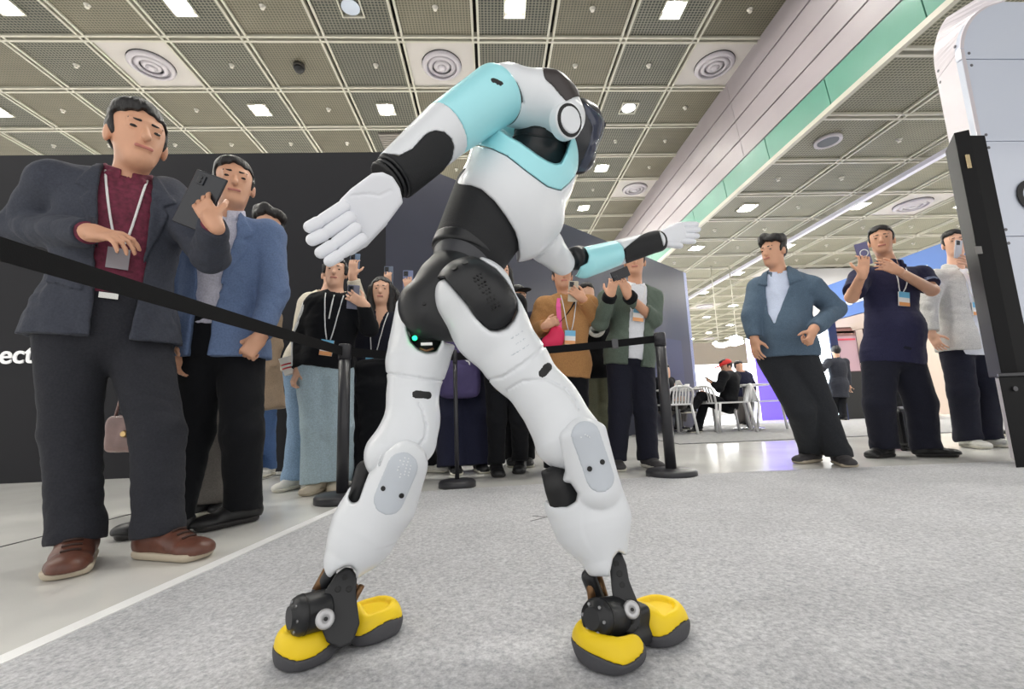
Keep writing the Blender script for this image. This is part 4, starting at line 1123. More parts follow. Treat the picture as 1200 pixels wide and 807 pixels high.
# 20 man in navy polo
h20a = ((.1, -.2, 1), (.3, 1, 0), (20, 40, 30)); h20b = ((-.9, -.1, .3), (0, 1, .2), (20, 40, 30))
pol = person('heavyset man in navy polo shirt aiming a violet phone', 3.38,
    dict(sha=(1008, 326, 0), shb=(1079, 323, 0), neck=(1043, 309, 0), hip=(1046, 418, 0), head=(1033, 283, -.03), ela=(998, 348, -.12), wra=(1011, 320, -.32), elb=(1092, 340, -.1), wrb=(1050, 316, -.32), kna=(1030, 474, -.02), knb=(1079, 472, -.02), fta=(1038, 535), ftb=(1086, 535)), S=1.03, wid=1.18, belly=.05, skin=SKIN2,
    look=(-.85, -.9, .0), top=dict(name='polo_shirt', mat=C_POLO, c=.014, hem=-.06, fit=.01, sleeve=.36, cs=.022, collar=1, wr=.004), hands=dict(a=h20a, b=h20b), trousers=dict(mat=C_NAVYD, r=(.118, .098, .088)), shoes=dict(mat=M_SHOE_B, sole=M_SOLE_D), feet=dict(a=(-1, -.3), b=(1, -.5)), lanyard=dict(on='polo_shirt', y=.56, x=-.03))
ss, ee = pol.W['shb'], pol.W['elb']; d = unit(ee - ss)
for t in (.60, .68): Field([(Cyl(ss + (ee - ss) * t - d * .004, ss + (ee - ss) * t + d * .004, .081, .002), 0)], .005).build('sleeve_stripe', mat('stripe_pale', (170, 186, 220), .7), pol.root)
po_ = phone('violet phone with white ring held by the man in navy polo', pol, 'a', h20a, size=(.042, .085, .005), up=V(-.2, 0, 1), off=(.145, 0, .022), m=mat('phone_lilac', (104, 100, 140), .3), lens=False)
N_ = perp(V(*h20a[1]), unit(V(*h20a[0]))); c_ = pol.W['wra'] + unit(V(*h20a[0])) * .15 + N_ * .0165
R_ = unit(np.cross(N_, V(0, 0, 1))); U_ = np.cross(R_, N_)
MB().tube([c_ - N_ * .004 + .026 * (R_ * math.cos(t) + U_ * math.sin(t)) for t in np.linspace(0, 2 * math.pi, 25)], .0035, 6).build('magnetic_ring', M_LACEW, po_)
# 21 man in off-white jacket
h21b = ((-.7, -.2, .35), (0, 1, .1), (22, 30, 20), 30, 7); h21a = ((.1, -.3, -1), (.9, .2, 0), RELAX)
whi = person('young man in off-white jacket and white sneakers beside the black post', 3.72,
    dict(sha=(1094, 327, 0), shb=(1144, 322, 0), neck=(1119, 315, 0), hip=(1130, 404, 0), head=(1119, 286, -.02), ela=(1087, 358, 0), wra=(1092, 392, -.05), elb=(1156, 346, -.05), wrb=(1141, 312, -.22), kna=(1128, 460, -.02), knb=(1156, 458, -.02), fta=(1136, 524), ftb=(1159, 523)), S=1.03, wid=.98,
    under=dict(mat=C_WHITE, c=.014, hem=-.10, sleeve=0), top=dict(name='jacket', mat=C_OFFW, c=.024, hem=-.06, fit=.015, sleeve=.97, open=[(-.07, 1.15), (.07, 1.15), (.065, .6), (.05, .2), (.055, -.4), (-.035, -.4), (-.035, .2), (-.05, .6)], collar=1), look=(-.75, -1, .05),
    hands=dict(a=h21a, b=h21b), trousers=dict(mat=C_NAVYD, r=(.108, .095, .09)), shoes=dict(mat=M_SNEAK, laces=3, lace_mat=M_LACEW), feet=dict(a=(-.2, -1), b=(.15, -1)), lanyard=dict(on='shirt', y=.42, x=.0))
phone('silver phone with dark camera held before the young man face', whi, 'b', h21b, up=V(.05, 0, 1), c=at(1123, 292, 3.49), m=mat('phone_silver', (186, 186, 192), .3))
# 22 man in dark suit with his back turned, far behind
p22 = person('man in dark suit seen from behind before the pink poster board', 8.9,
    dict(sha=(971, 424, 0), shb=(990, 424, 0), neck=(981, 421, 0), hip=(983, 452, 0), head=(979, 412, 0), ela=(964, 432, -.1), wra=(954, 436, -.1), elb=(993, 440, 0), wrb=(995, 452, 0), fta=(978, 493), ftb=(989, 493)), S=.98, vox=.016, facedet=False, back=True,
    top=dict(name='suit_jacket', mat=C_SUITN, hem=-.24, c=.02), trousers=dict(mat=C_BLK), shoes=dict(mat=M_SHOE_B), hands=dict(b=((0, 0, -1), (1, 0, 0), RELAX)))
# 23, 24 red tops glimpsed behind
p23 = person('distant person in red top glimpsed between the legs of the man in polo', 9.5,
    dict(sha=(1043, 409, 0), shb=(1061, 408, 0), neck=(1052, 405, 0), hip=(1053, 440, 0), head=(1052, 396, 0), ela=(1040, 424, 0), wra=(1042, 438, 0), elb=(1063, 424, 0), wrb=(1062, 437, 0), fta=(1050, 489), ftb=(1057, 489)), S=.95, vox=.018, facedet=False, top=dict(name='hoodie', mat=C_RED, hem=-.22), trousers=dict(mat=C_BLK), shoes=dict(mat=M_SHOE_B))
p24 = person('person in red hoodie half hidden behind the off-white jacket', 4.7,
    dict(sha=(1132, 340, 0), shb=(1170, 338, 0), neck=(1151, 332, 0), hip=(1153, 404, 0), head=(1150, 312, 0), ela=(1130, 370, 0), wra=(1134, 400, 0), elb=(1174, 368, 0), wrb=(1172, 420, 0), fta=(1146, 511), ftb=(1163, 510)), S=.98, vox=.011, facedet=False,
    top=dict(name='hoodie', mat=C_RED, hem=-.12, c=.022), trousers=dict(mat=C_BLK), shoes=dict(mat=M_SHOE_B), hands=dict(b=((0, 0, -1), (1, 0, 0), RELAX)))
# ------------------------------------------------------------------ the robot
R_WHITE = mat('robot_white', (226, 229, 233), .32, coat=.25)
R_BLACK = mat('robot_black', (27, 28, 31), .42)
R_SLEEVE = mat('robot_sleeve', (24, 25, 28), .75, bump=.15, bscale=300)
R_TURQ = mat('robot_turquoise', (166, 232, 240), .35, coat=.2)
R_GREY = mat('robot_inset_grey', (196, 202, 210), .45)
R_YEL = mat('robot_yellow', (246, 210, 20), .5)
R_SOLE = mat('robot_sole', (76, 76, 80), .8, bump=.1, bscale=200)
R_METAL = mat('robot_steel', (150, 150, 152), .3, metal=.8)
R_DARK = mat('robot_dark', (16, 16, 18), .5)
R_HAND = mat('robot_hand_white', (232, 234, 240), .42)
R_BRONZE = mat('robot_bronze', (120, 90, 62), .35, metal=.7)


def RP(x, y, Y, r):
    p = at(x, y, Y); return p, r / ppm(p)


def RC(a, b):
    (p, r), (q, s) = RP(*a), RP(*b); return Cone(p, q, r, s)


def pframe(x, y, Y):
    o = at(x, y, Y); w = unit(o - CP); r = unit(CR - w * (w @ CR)); return o, [r, np.cross(r, w), w]


def PPoly(pts, Y, d0, d1, r=0.0):        # outline seen from the front, given depth along the line of sight
    cx, cy = np.mean([p[0] for p in pts]), np.mean([p[1] for p in pts])
    o, ax = pframe(cx, cy, Y)
    q = []
    for x, y in pts:
        d = ray(x, y); t = ((o - CP) @ ax[2]) / (d @ ax[2]); v = CP + d * t - o; q.append((float(v @ ax[0]), float(v @ ax[1])))
    return Poly(o, ax, q, d0, d1, r)


def stadium(x0, y0, x1, y1, r, n=10):
    a = math.atan2(y1 - y0, x1 - x0)
    return [(x1 + r * math.cos(a - math.pi / 2 + math.pi * k / n), y1 + r * math.sin(a - math.pi / 2 + math.pi * k / n)) for k in range(n + 1)] + \
           [(x0 + r * math.cos(a + math.pi / 2 + math.pi * k / n), y0 + r * math.sin(a + math.pi / 2 + math.pi * k / n)) for k in range(n + 1)]


def clone(fd):
    q = Field.__new__(Field); q.vox, q.lo, q.g, q.f = fd.vox, fd.lo, fd.g, fd.f.copy(); return q


def grid_d(fd, p): return p.d(fd.g[0][:, None, None], fd.g[1][None, :, None], fd.g[2][None, None, :]).astype(np.float32)


def groove(fd, p, depth=.004):
    fd.f = np.maximum(fd.f, -np.maximum(grid_d(fd, p), -(fd.f + depth))).astype(np.float32); return fd


def patch(fd, p, lift=.0015, deep=.012):  # the skin of a field inside outline p
    q = clone(fd); q.f = np.maximum(np.maximum(fd.f - lift, -(fd.f + deep)), grid_d(fd, p)).astype(np.float32); return q


def disc(x, y, Y, r, m, name, parent, fd=None, th=.004, lift=.0):   # small disc lying on a surface as seen at the pixel
    o = at(x, y, Y); w = unit(o - CP)
    p = fd.surf(o, -w, .3) if fd is not None else o
    e = .006
    n = -w
    if fd is not None:
        g = np.array([fd.val(p + V(e, 0, 0)) - fd.val(p - V(e, 0, 0)), fd.val(p + V(0, e, 0)) - fd.val(p - V(0, e, 0)), fd.val(p + V(0, 0, e)) - fd.val(p - V(0, 0, e))], float)
        n = unit(g)
    rr = r / ppm(p)
    return MB().lathe([(rr * .9, th + lift), (rr, th * .6 + lift), (rr, -.004)][::-1], p, n, 16).build(name, m, parent)


rb = thing('humanoid_robot', 'white and turquoise humanoid robot with yellow feet, bending sideways on the carpet', 'robot', fl(560, 770))
RV = .0034
# --- thighs
def build_thigh(main, ucut, seam_pts, Y):
    f = Field([(p, k) for p, k in main], RV)
    f.cut(PPoly(ucut, Y, -.4, .4), .012)
    if seam_pts: groove(f, PPoly(seam_pts, Y, -.3, .3))
    return f


HY = 1.04
TR = build_thigh([(RC((556, 348, HY, 47), (575, 384, HY, 43)), 0), (RC((575, 384, HY, 43), (606, 426, HY - .01, 36)), .02), (RC((606, 426, HY - .01, 36), (645, 474, HY - .02, 30)), .02), (RC((645, 474, HY - .02, 31), (664, 510, HY - .03, 40)), .04)],
                 [(523, 327), (536, 341), (549, 356), (558, 370), (565, 378), (573, 384), (581, 385), (591, 382), (599, 374), (604, 364), (604, 352), (600, 343), (592, 331), (580, 317), (563, 306), (545, 285), (470, 285), (470, 338), (508, 334), (514, 329)], None, HY)
groove(TR, PPoly([(572, 443), (590, 439), (612, 425), (632, 408), (640, 402), (642, 404), (634, 411), (614, 428), (591, 442), (573, 446)], HY, -.3, .1))
groove(TR, PPoly([(596, 456), (615, 446), (640, 444), (662, 455), (674, 470), (676, 480), (674, 480), (671, 471), (660, 457), (640, 446.5), (616, 448.5), (597, 458.5)], HY, -.3, .1))
thr = TR.build('thigh', R_WHITE, rb)
groove_slot = PPoly(stadium(636, 437, 642, 430, 5), HY, -.3, 0)
patch(TR, groove_slot, .0012, .01).build('slot', R_DARK, thr)
for k_ in range(3): patch(TR, PPoly(stadium(588 + k_ * 6, 404 - k_ * 2 + 8 * k_, 612 + k_ * 4, 388 + k_ * 8, .9), HY, -.3, .1), .0012, .006).build('crease', R_GREY, thr)
LY = 1.10
TL = Field([(RC((503, 385, LY, 36), (489, 425, LY, 34)), 0), (RC((473, 358, LY, 9), (474, 400, LY, 17)), .02), (RC((489, 425, LY, 34), (484, 462, LY - .02, 28)), .02), (RC((484, 462, LY - .02, 28), (483, 492, LY - .04, 25)), .02), (RC((483, 492, LY - .04, 26), (462, 532, LY - .07, 34)), .04), (RC((490, 492, LY - .04, 20), (490, 520, LY - .06, 20)), .03)], RV)
TL.cut(PPoly([(468, 340), (473, 345), (476, 370), (478, 388), (482, 400), (490, 408), (500, 412), (511, 411), (516, 402), (518, 395), (522, 402), (534, 404), (560, 380), (560, 330)], LY, -.16, .16), .01)
groove(TL, PPoly([(448, 436), (470, 438), (500, 443), (530, 446), (530, 448), (500, 445.5), (470, 440.5), (448, 438.5)], LY, -.3, .1))
groove(TL, PPoly([(489, 474), (494, 482), (498, 500), (496, 512), (488, 522), (490, 523), (498.5, 513), (500.5, 500), (496, 481), (491, 473)], LY, -.3, .1))
thl = TL.build('thigh', R_WHITE, rb)
patch(TL, PPoly(stadium(488, 462, 501, 463, 4.6), LY, -.3, 0), .0012, .01).build('slot', R_DARK, thl)
# inner hip electronics
ih = Field([(RC((500, 396, LY + .02, 19), (500, 402, LY + .02, 17)), .0)], .005).build('hip_joint', R_DARK, rb)
disc(486, 396, LY - .075, 3.0, mat('led_green', (30, 200, 120), .3, emit=(20, 220, 120), estr=2.5), 'status_light', ih)
MB().box(at(500, 403, LY - .07), (.013, .004, .003)).build('connector', M_LACEW, ih)
MB().tube([at(492, 408, LY - .07), at(500, 411, LY - .072), at(508, 408, LY - .07)], .003, 6).build('cable', R_BRONZE, ih)
# --- pelvis, hip cover, waist
PV = Field([(RC((498, 358, 1.07, 31), (532, 336, 1.08, 38)), 0), (RC((502, 374, 1.06, 25), (526, 382, 1.06, 20)), .03), (RC((516, 326, 1.09, 24), (540, 310, 1.1, 30)), .03)], .004)
PV.cut(PPoly([(522, 402), (540, 402), (560, 440), (480, 440), (470, 400), (500, 398)], 1.07, -.3, .3), .01)
pv = PV.build('pelvis_shell', R_BLACK, rb)
disc(497, 356, 1.07, 2.2, R_DARK, 'sensor_dot', pv, PV)
HC = Field([(RC((552, 344, 1.02, 43), (566, 352, 1.015, 41)), 0)], RV)
hcp = PPoly([(500, 322), (512, 326), (523, 326), (536, 340), (549, 355), (558, 369), (565, 377), (573, 384), (581, 385), (591, 382), (599, 374), (604, 364), (604, 352), (600, 343), (592, 331), (580, 317), (564, 305), (552, 298), (530, 300)], 1.02, -.3, .3)
HC.f = np.maximum(HC.f, grid_d(HC, hcp)).astype(np.float32)
hc = HC.build('hip_cover', R_BLACK, rb)
for i in range(10):
    for j in range(3):
        x, y = 556 + i * 2.6 + j * 3.6 - (1.5 if i % 2 else 0), 325 + i * 4.2 - j * 2.1
        disc(x, y, 1.0, 1.55, R_DARK, 'speaker_hole', hc, HC, .003)
for x, y in ((533, 314), (545, 308)): disc(x, y, 1.0, 4.2, R_DARK, 'bolt_recess', hc, HC, .002)
WA = Field([(RC((538, 322, 1.1, 34), (549, 297, 1.12, 41)), 0)], .004)
wa = WA.build('waist_unit', mat('robot_waist', (58, 59, 64), .45), rb)
WR = Field([(Cyl(at(546, 303, 1.12), at(551, 290, 1.125), 43 / ppm(at(549, 296, 1.12)), .006), 0)], .004)
WR.build('waist_ring', R_BLACK, rb)
for x in (527, 534): disc(x, 305 + (x - 527) * .4, 1.08, 3.0, R_DARK, 'sensor_window', wa, WA, .002)
# --- torso
TY = 1.16
A = Field([(RC((553, 291, 1.13, 45), (582, 238, TY, 53)), 0)], .004)
A.build('abdomen', R_SLEEVE, rb)
TO = Field([(RC((590, 244, TY, 61), (614, 196, TY + .02, 60)), 0), (RC((614, 196, TY + .02, 60), (622, 184, TY + .03, 52)), .03), (RC((580, 178, TY + .0, 16), (612, 176, TY + .02, 28)), .04), (RC((612, 268, TY, 34), (634, 258, TY + .02, 26)), .04)], RV)
TO.cut(PPoly([(525, 220), (536, 219), (552, 220), (564, 225), (578, 238), (590, 254), (600, 270), (604, 281), (607, 300), (600, 335), (480, 335), (500, 220)], TY, -.4, .4), .006)
TO.cut(PPoly([(588, 110), (586, 150), (601, 161), (611, 166), (621, 173), (632, 181), (642, 187), (650, 190), (656, 189), (662, 178), (668, 162), (672, 150), (690, 110)], TY, -.4, .06, .002), .006)
col_p = PPoly([(550, 170), (567, 171), (580, 174), (598, 182), (620, 199), (640, 214), (654, 219), (664, 212), (676, 200), (690, 180), (690, 120), (560, 120)], TY, -.4, .4)
COLF = clone(TO); COLF.f = np.maximum(TO.f - .002, grid_d(TO, col_p)).astype(np.float32)
TO.f = np.maximum(TO.f, -(grid_d(TO, col_p) - .002)).astype(np.float32)
to = TO.build('torso_shell', R_WHITE, rb)
COLF.build('collar', R_TURQ, rb)
NB = Field([(RC((630, 178, TY + .01, 33), (636, 138, TY - .02, 27)), 0)], .004)
NB.build('shoulder_joint', R_BLACK, rb)
for t in (.25, .5, .75):
    a, b_ = at(630, 178, TY + .01), at(636, 138, TY - .02); q = a + (b_ - a) * t; d = unit(b_ - a)
    Field([(Cyl(q - d * .004, q + d * .004, (34.2 - 6 * t) / ppm(q), .003), 0)], .004).build('joint_rib', R_DARK, rb)
# --- head
HD = Field([(RC((664, 164, 1.27, 36), (672, 152, 1.27, 34)), 0), (RC((690, 146, 1.28, 15), (698, 146, 1.29, 9)), .04), (RC((676, 178, 1.27, 26), (680, 186, 1.28, 16)), .03)], .004)
hd_ = HD.build('head', mat('robot_head', (40, 41, 46), .3), rb)
patch(HD, PPoly([(684, 120), (706, 136), (712, 148), (700, 172), (686, 200), (676, 200), (690, 168), (694, 150), (686, 134)], 1.27, -.4, .4), .0015, .01).build('visor', mat('robot_visor', (62, 66, 82), .12), hd_)
MB().tube([at(704, 134, 1.27), at(709, 146, 1.27), at(700, 168, 1.27), at(687, 192, 1.27)], .0035, 8).build('rim', R_BLACK, hd_)
# --- near arm
UA = Field([(RC((592, 112, 1.07, 32), (640, 121, 1.1, 33)), 0), (RC((640, 121, 1.1, 33), (662, 138, 1.1, 21)), .02), (RC((572, 98, 1.05, 17), (592, 106, 1.06, 27)), .02), (RC((652, 130, 1.10, 29), (664, 139, 1.075, 20)), .03)], RV)
UA.cut(PPoly([(540, 92), (562, 95), (584, 97), (603, 108), (606, 126), (601, 140), (592, 150), (560, 160), (530, 140)], 1.05, -.4, .4), .006)
groove(UA, PPoly([(598, 90), (606, 98), (612, 112), (614, 121), (612, 121), (610, 113), (604, 99), (596, 91)], 1.05, -.3, .3))
ua = UA.build('upper_arm', R_WHITE, rb)
patch(UA, PPoly([(636, 80), (652, 82), (672, 98), (682, 112), (672, 113), (663, 117), (656, 110), (648, 100), (640, 93)], 1.1, -.4, .4), .003, .012).build('shoulder_strip', mat('robot_strip', (58, 52, 52), .45), ua)
dc = at(667.5, 141, 1.022); dax = unit(CR * .56 - CF * .82 + CU * -.14)
pr = ppm(dc)
for nm, rr, d0, d1, m in (('disc_base', 20.5, -.03, .0, R_WHITE), ('disc_ring', 18.5, -.01, .004, R_DARK), ('disc_face', 15, -.01, .007, R_WHITE)):
    Field([(Cyl(dc + dax * d0, dc + dax * d1, rr / pr, .003), 0)], .0028).build(nm, m, ua)
EL = Field([(RC((581, 116, 1.04, 30), (596, 116, 1.07, 27)), 0)], .004); EL.build('elbow_joint', R_BLACK, rb)
FT = Field([(RC((524, 152, .99, 31.5), (580, 113, 1.04, 34)), 0)], RV)
e0, e1_ = at(524, 152, .99), at(580, 113, 1.04); ed = unit(e1_ - e0)
FT.keep(lambda X, Y_, Z: -((X - e0[0]) * ed[0] + (Y_ - e0[1]) * ed[1] + (Z - e0[2]) * ed[2]))
ee_ = at(588, 110, 1.05)
FT.keep(lambda X, Y_, Z: ((X - ee_[0]) * ed[0] + (Y_ - ee_[1]) * ed[1] + (Z - ee_[2]) * ed[2]), .012)
fts = FT.build('elbow_sleeve', R_TURQ, rb)
patch(FT, PPoly(stadium(578, 94, 587, 98, 3), 1.02, -.3, .3), .001, .008).build('slot', R_DARK, fts)
FW = Field([(RC((464, 205, .93, 27), (524, 152, .985, 31.5)), 0)], RV)
FW.keep(lambda X, Y_, Z: ((X - e0[0]) * ed[0] + (Y_ - e0[1]) * ed[1] + (Z - e0[2]) * ed[2]) + .003)
w0_ = at(463, 206, .93)
FW.keep(lambda X, Y_, Z: -((X - w0_[0]) * ed[0] + (Y_ - w0_[1]) * ed[1] + (Z - w0_[2]) * ed[2]))
blk = PPoly([(510, 154.5), (520, 156), (528, 163), (531, 172), (529, 186), (520, 200), (505, 212), (478, 246), (440, 240), (440, 190), (452, 180), (470, 183), (484, 176), (498, 160), (504, 156)], .96, -.3, .1)
FB = clone(FW); FB.f = np.maximum(FW.f - .003, grid_d(FW, blk)).astype(np.float32)
FW.f = np.maximum(FW.f, -grid_d(FW, blk) + .001).astype(np.float32)
fw_ = FW.build('forearm_shell', R_WHITE, rb)
FB.build('forearm_cover', R_SLEEVE, rb)
for t, rr, m in ((0, 26.5, R_BLACK), (1, 24.5, R_BLACK), (2, 24.5, R_DARK)):
    q = w0_ - ed * (.002 + .011 * t) ; Field([(Cyl(q - ed * .0045, q + ed * .0045, rr / ppm(q), .003), 0)], .003).build('wrist_ring', m, rb)
hdn = unit(-CF * .8 - CU * .35 + CR * .1)
HW, HK = at(459, 216, .90), at(416, 259, .86)
hw_dir = unit(HK - HW); kn_ax = unit(at(428, 283, .86) - at(400, 238, .86))
pm = ppm(HK)
pax = PPoly([(438, 208), (448, 207), (457, 211), (464, 222), (467, 236), (452, 256), (430, 279), (424, 280), (406, 246), (403, 237), (415, 225)], .885, -.012, .014, .008)
PH = Field([(pax, 0)], .0028)
groove(PH, PPoly([(411, 228), (430, 226), (445, 228), (458, 222), (460, 224), (446, 230.5), (430, 228.5), (411, 230.5)], .88, -.3, .05), .002)
hand = PH.build('hand', R_HAND, rb)
for (bx, by), (mx, my), (tx, ty), rr in (((403, 242), (375, 260), (363, 266), 7.5), ((410, 255), (381, 274), (366, 281), 7.6), ((417, 268), (391, 287), (376, 296), 7.4), ((425, 280), (399, 298), (386, 306), 6.9)):
    B, Mx, T = at(bx, by, .86), at(mx, my, .835), at(tx, ty, .825)
    F_ = Field([(Cone(B, B + (Mx - B) * .86, rr / pm, rr / pm * .94), 0), (Cone(Mx + (T - Mx) * .22, T, rr / pm * .98, rr / pm * .9), .0)], .0026)
    F_.build('finger', R_HAND, hand)
T0, T1, T2 = at(446, 258, .9), at(424, 282, .91), at(410, 292, .90)
Field([(Cone(T0, T1, 9 / pm, 8.6 / pm), 0), (Cone(T1, T2, 8.4 / pm, 7.4 / pm), .002)], .003).build('thumb', R_HAND, hand)
# --- far arm
F2 = Field([(RC((632, 276, 1.24, 21), (640, 288, 1.27, 20)), 0), (RC((640, 288, 1.27, 20), (659, 308, 1.36, 14.5)), .01)], .0036)
groove(F2, PPoly([(628, 300), (640, 293), (648, 284), (652, 274), (654, 275), (650, 285.5), (641, 295), (629, 302)], 1.27, -.3, .1))
ua2 = F2.build('upper_arm', R_WHITE, rb)
Field([(Cyl(at(673, 303, 1.38), at(680, 301, 1.42), 13.5 / ppm(at(677, 302, 1.4)), .006), 0), (RC((664, 305, 1.37, 10), (674, 304, 1.4, 10)), .01)], .004).build('elbow_joint', R_BLACK, rb)
S2 = Field([(RC((684, 308, 1.40, 18), (721, 297, 1.46, 15)), 0)], .0036)
b0, b1 = at(721, 297, 1.46), at(684, 308, 1.40); d2 = unit(b0 - b1)
S2.keep(lambda X, Y_, Z: ((X - b0[0]) * d2[0] + (Y_ - b0[1]) * d2[1] + (Z - b0[2]) * d2[2]))
S2.cut(PPoly([(660, 285), (672, 286), (686, 291), (690, 300), (688, 308), (680, 312), (676, 322), (660, 325)], 1.4, -.3, .3), .005)
S2.build('elbow_sleeve', R_TURQ, rb)
W2 = Field([(RC((721, 297, 1.46, 15), (768, 283, 1.52, 12)), 0)], .0036)
W2.keep(lambda X, Y_, Z: -((X - b0[0]) * d2[0] + (Y_ - b0[1]) * d2[1] + (Z - b0[2]) * d2[2]) + .003)
blk2 = PPoly([(732, 292), (740, 285), (754, 274), (772, 266), (780, 296), (735, 312)], 1.48, -.3, .1)
B2 = clone(W2); B2.f = np.maximum(W2.f - .002, grid_d(W2, blk2)).astype(np.float32); W2.f = np.maximum(W2.f, -grid_d(W2, blk2)).astype(np.float32)
W2.build('forearm_shell', R_WHITE, rb); B2.build('forearm_cover', R_SLEEVE, rb)
q = at(770, 283, 1.53); Field([(Cyl(q - d2 * .012, q + d2 * .012, 12.6 / ppm(q), .003), 0)], .0035).build('wrist_ring', R_BLACK, rb)
pf = ppm(at(785, 277, 1.55))
P2 = Field([(ECone(at(776, 281, 1.54), at(797, 273, 1.57), (11 / pf, 7 / pf), (13 / pf, 7 / pf), CU), 0)], .0033)
hand2 = P2.build('hand', R_HAND, rb)
for (bx, by), (tx, ty), rr in (((797, 264), (816, 263), 3.9), ((799, 270), (818, 269), 3.9), ((799, 276.5), (817, 276.5), 3.8), ((797, 282), (813, 283), 3.5)):
    B, T = at(bx, by, 1.565), at(tx, ty, 1.58); M_ = B + (T - B) * .55
    Field([(Cone(B, M_ - (T - B) * .03, rr / pf, rr / pf), 0), (Cone(M_ + (T - B) * .03, T, rr / pf, rr / pf * .85), .001)], .0028).build('finger', R_HAND, hand2)
B, T = at(781, 286, 1.53), at(797, 288, 1.52); Field([(Cone(B, T, 4 / pf, 3.4 / pf), 0)], .003).build('thumb', R_HAND, hand2)
# --- shins
KY = 1.0
SR = Field([(RC((664, 592, KY, 26), (678, 615, KY, 30)), 0), (RC((688, 572, KY, 35), (697, 612, KY - .01, 36)), .03), (RC((697, 612, KY - .01, 36), (709, 655, KY - .03, 26)), .03), (RC((682, 500, KY - .06, 10), (700, 575, KY - .06, 20)), 0)], RV)
SR.cut(RC((664, 512, HY - .03, 44), (640, 522, HY + .02, 46)), .003, .003)
pa_, pb_ = at(683, 508, KY - .068), at(704, 606, KY - .03); pp_ = ppm(pa_)
SR.add(ECone(pa_, pb_, (28 / pp_, .026), (32 / pp_, .036), CR), .025)
SR.cut(PPoly([(630, 552), (640, 558), (655, 566), (668, 566), (676, 578), (674, 587), (664, 593), (650, 593), (642, 587), (636, 574)], KY, -.15, .06), .008)
SR.cut(PPoly([(680, 700), (684, 675), (714, 675), (718, 655), (724, 647), (729, 650), (736, 652), (745, 700)], KY, -.3, .3), .006)
shr = SR.build('shin', R_WHITE, rb)
kc = Field([(RC((652, 568, KY + .0, 24), (662, 590, KY, 22)), 0)], .004); kc.f = np.maximum(kc.f, grid_d(kc, PPoly([(634, 552), (650, 545), (676, 550), (682, 580), (676, 596), (646, 597), (640, 578)], KY, -.3, .3))).astype(np.float32); kc.build('knee_cavity', R_DARK, shr)
ins = patch(SR, PPoly(stadium(687, 512, 703, 558, 15.5), KY, -.3, .1), .0012, .006).build('inset_plate', R_GREY, shr)
for x, y in ((691, 549), (705, 541)): disc(x, y, KY - .1, 3.0, R_DARK, 'screw_hole', shr, SR, .003, .002)
for k in range(5): disc(681 + k * 2.4, 512 - (2 - abs(k - 2)) * 1.5, KY - .1, .9, R_WHITE, 'vent_dot', shr, SR, .003)
KL = 1.02
SL = Field([(RC((472, 545, KL - .05, 29), (456, 590, KL - .04, 32)), 0), (RC((452, 560, KL, 26), (436, 600, KL - .02, 34)), .03), (RC((442, 590, KL - .03, 34), (424, 628, KL - .04, 33)), .03), (RC((424, 628, KL - .04, 33), (404, 658, KL - .06, 22)), .04)], RV)
SL.cut(RC((458, 534, KL + .0, 34), (440, 530, KL + .05, 34)), .004, .003)
SL.cut(PPoly(stadium(424, 556, 415, 582, 6.5), KL, -.2, .1), .006)
SL.cut(PPoly([(370, 676), (388, 678), (394, 670), (403, 665), (411, 664), (417, 670), (414, 688), (440, 690), (440, 720), (370, 720)], KL, -.3, .3), .006)
groove(SL, PPoly([(476, 513), (462, 517), (450, 528), (444, 545), (446, 546), (452, 530), (464, 519.5), (477, 515.5)], KL, -.3, .1), .005)
shl = SL.build('shin', R_WHITE, rb)
Field([(RC((428, 550, KL + .01, 11), (416, 585, KL, 9)), 0)], .005).build('knee_cavity', R_DARK, shl)
patch(SL, PPoly(stadium(471, 549, 456, 584, 16.5), KL, -.3, .1), .0012, .006).build('inset_plate', R_GREY, shl)
for x, y in ((450, 572), (470, 580)): disc(x, y, KL - .1, 3.0, R_DARK, 'screw_hole', shl, SL, .003, .002)
for i in range(7):
    for j in range(4):
        if (i - 3) ** 2 + ((j - 1.5) * 1.7) ** 2 < 11: disc(476 - i * .9 + j * 4.2 - 6, 536 + i * 3.6 + j * .8, KL - .1, .95, R_WHITE, 'vent_dot', shl, SL, .003)
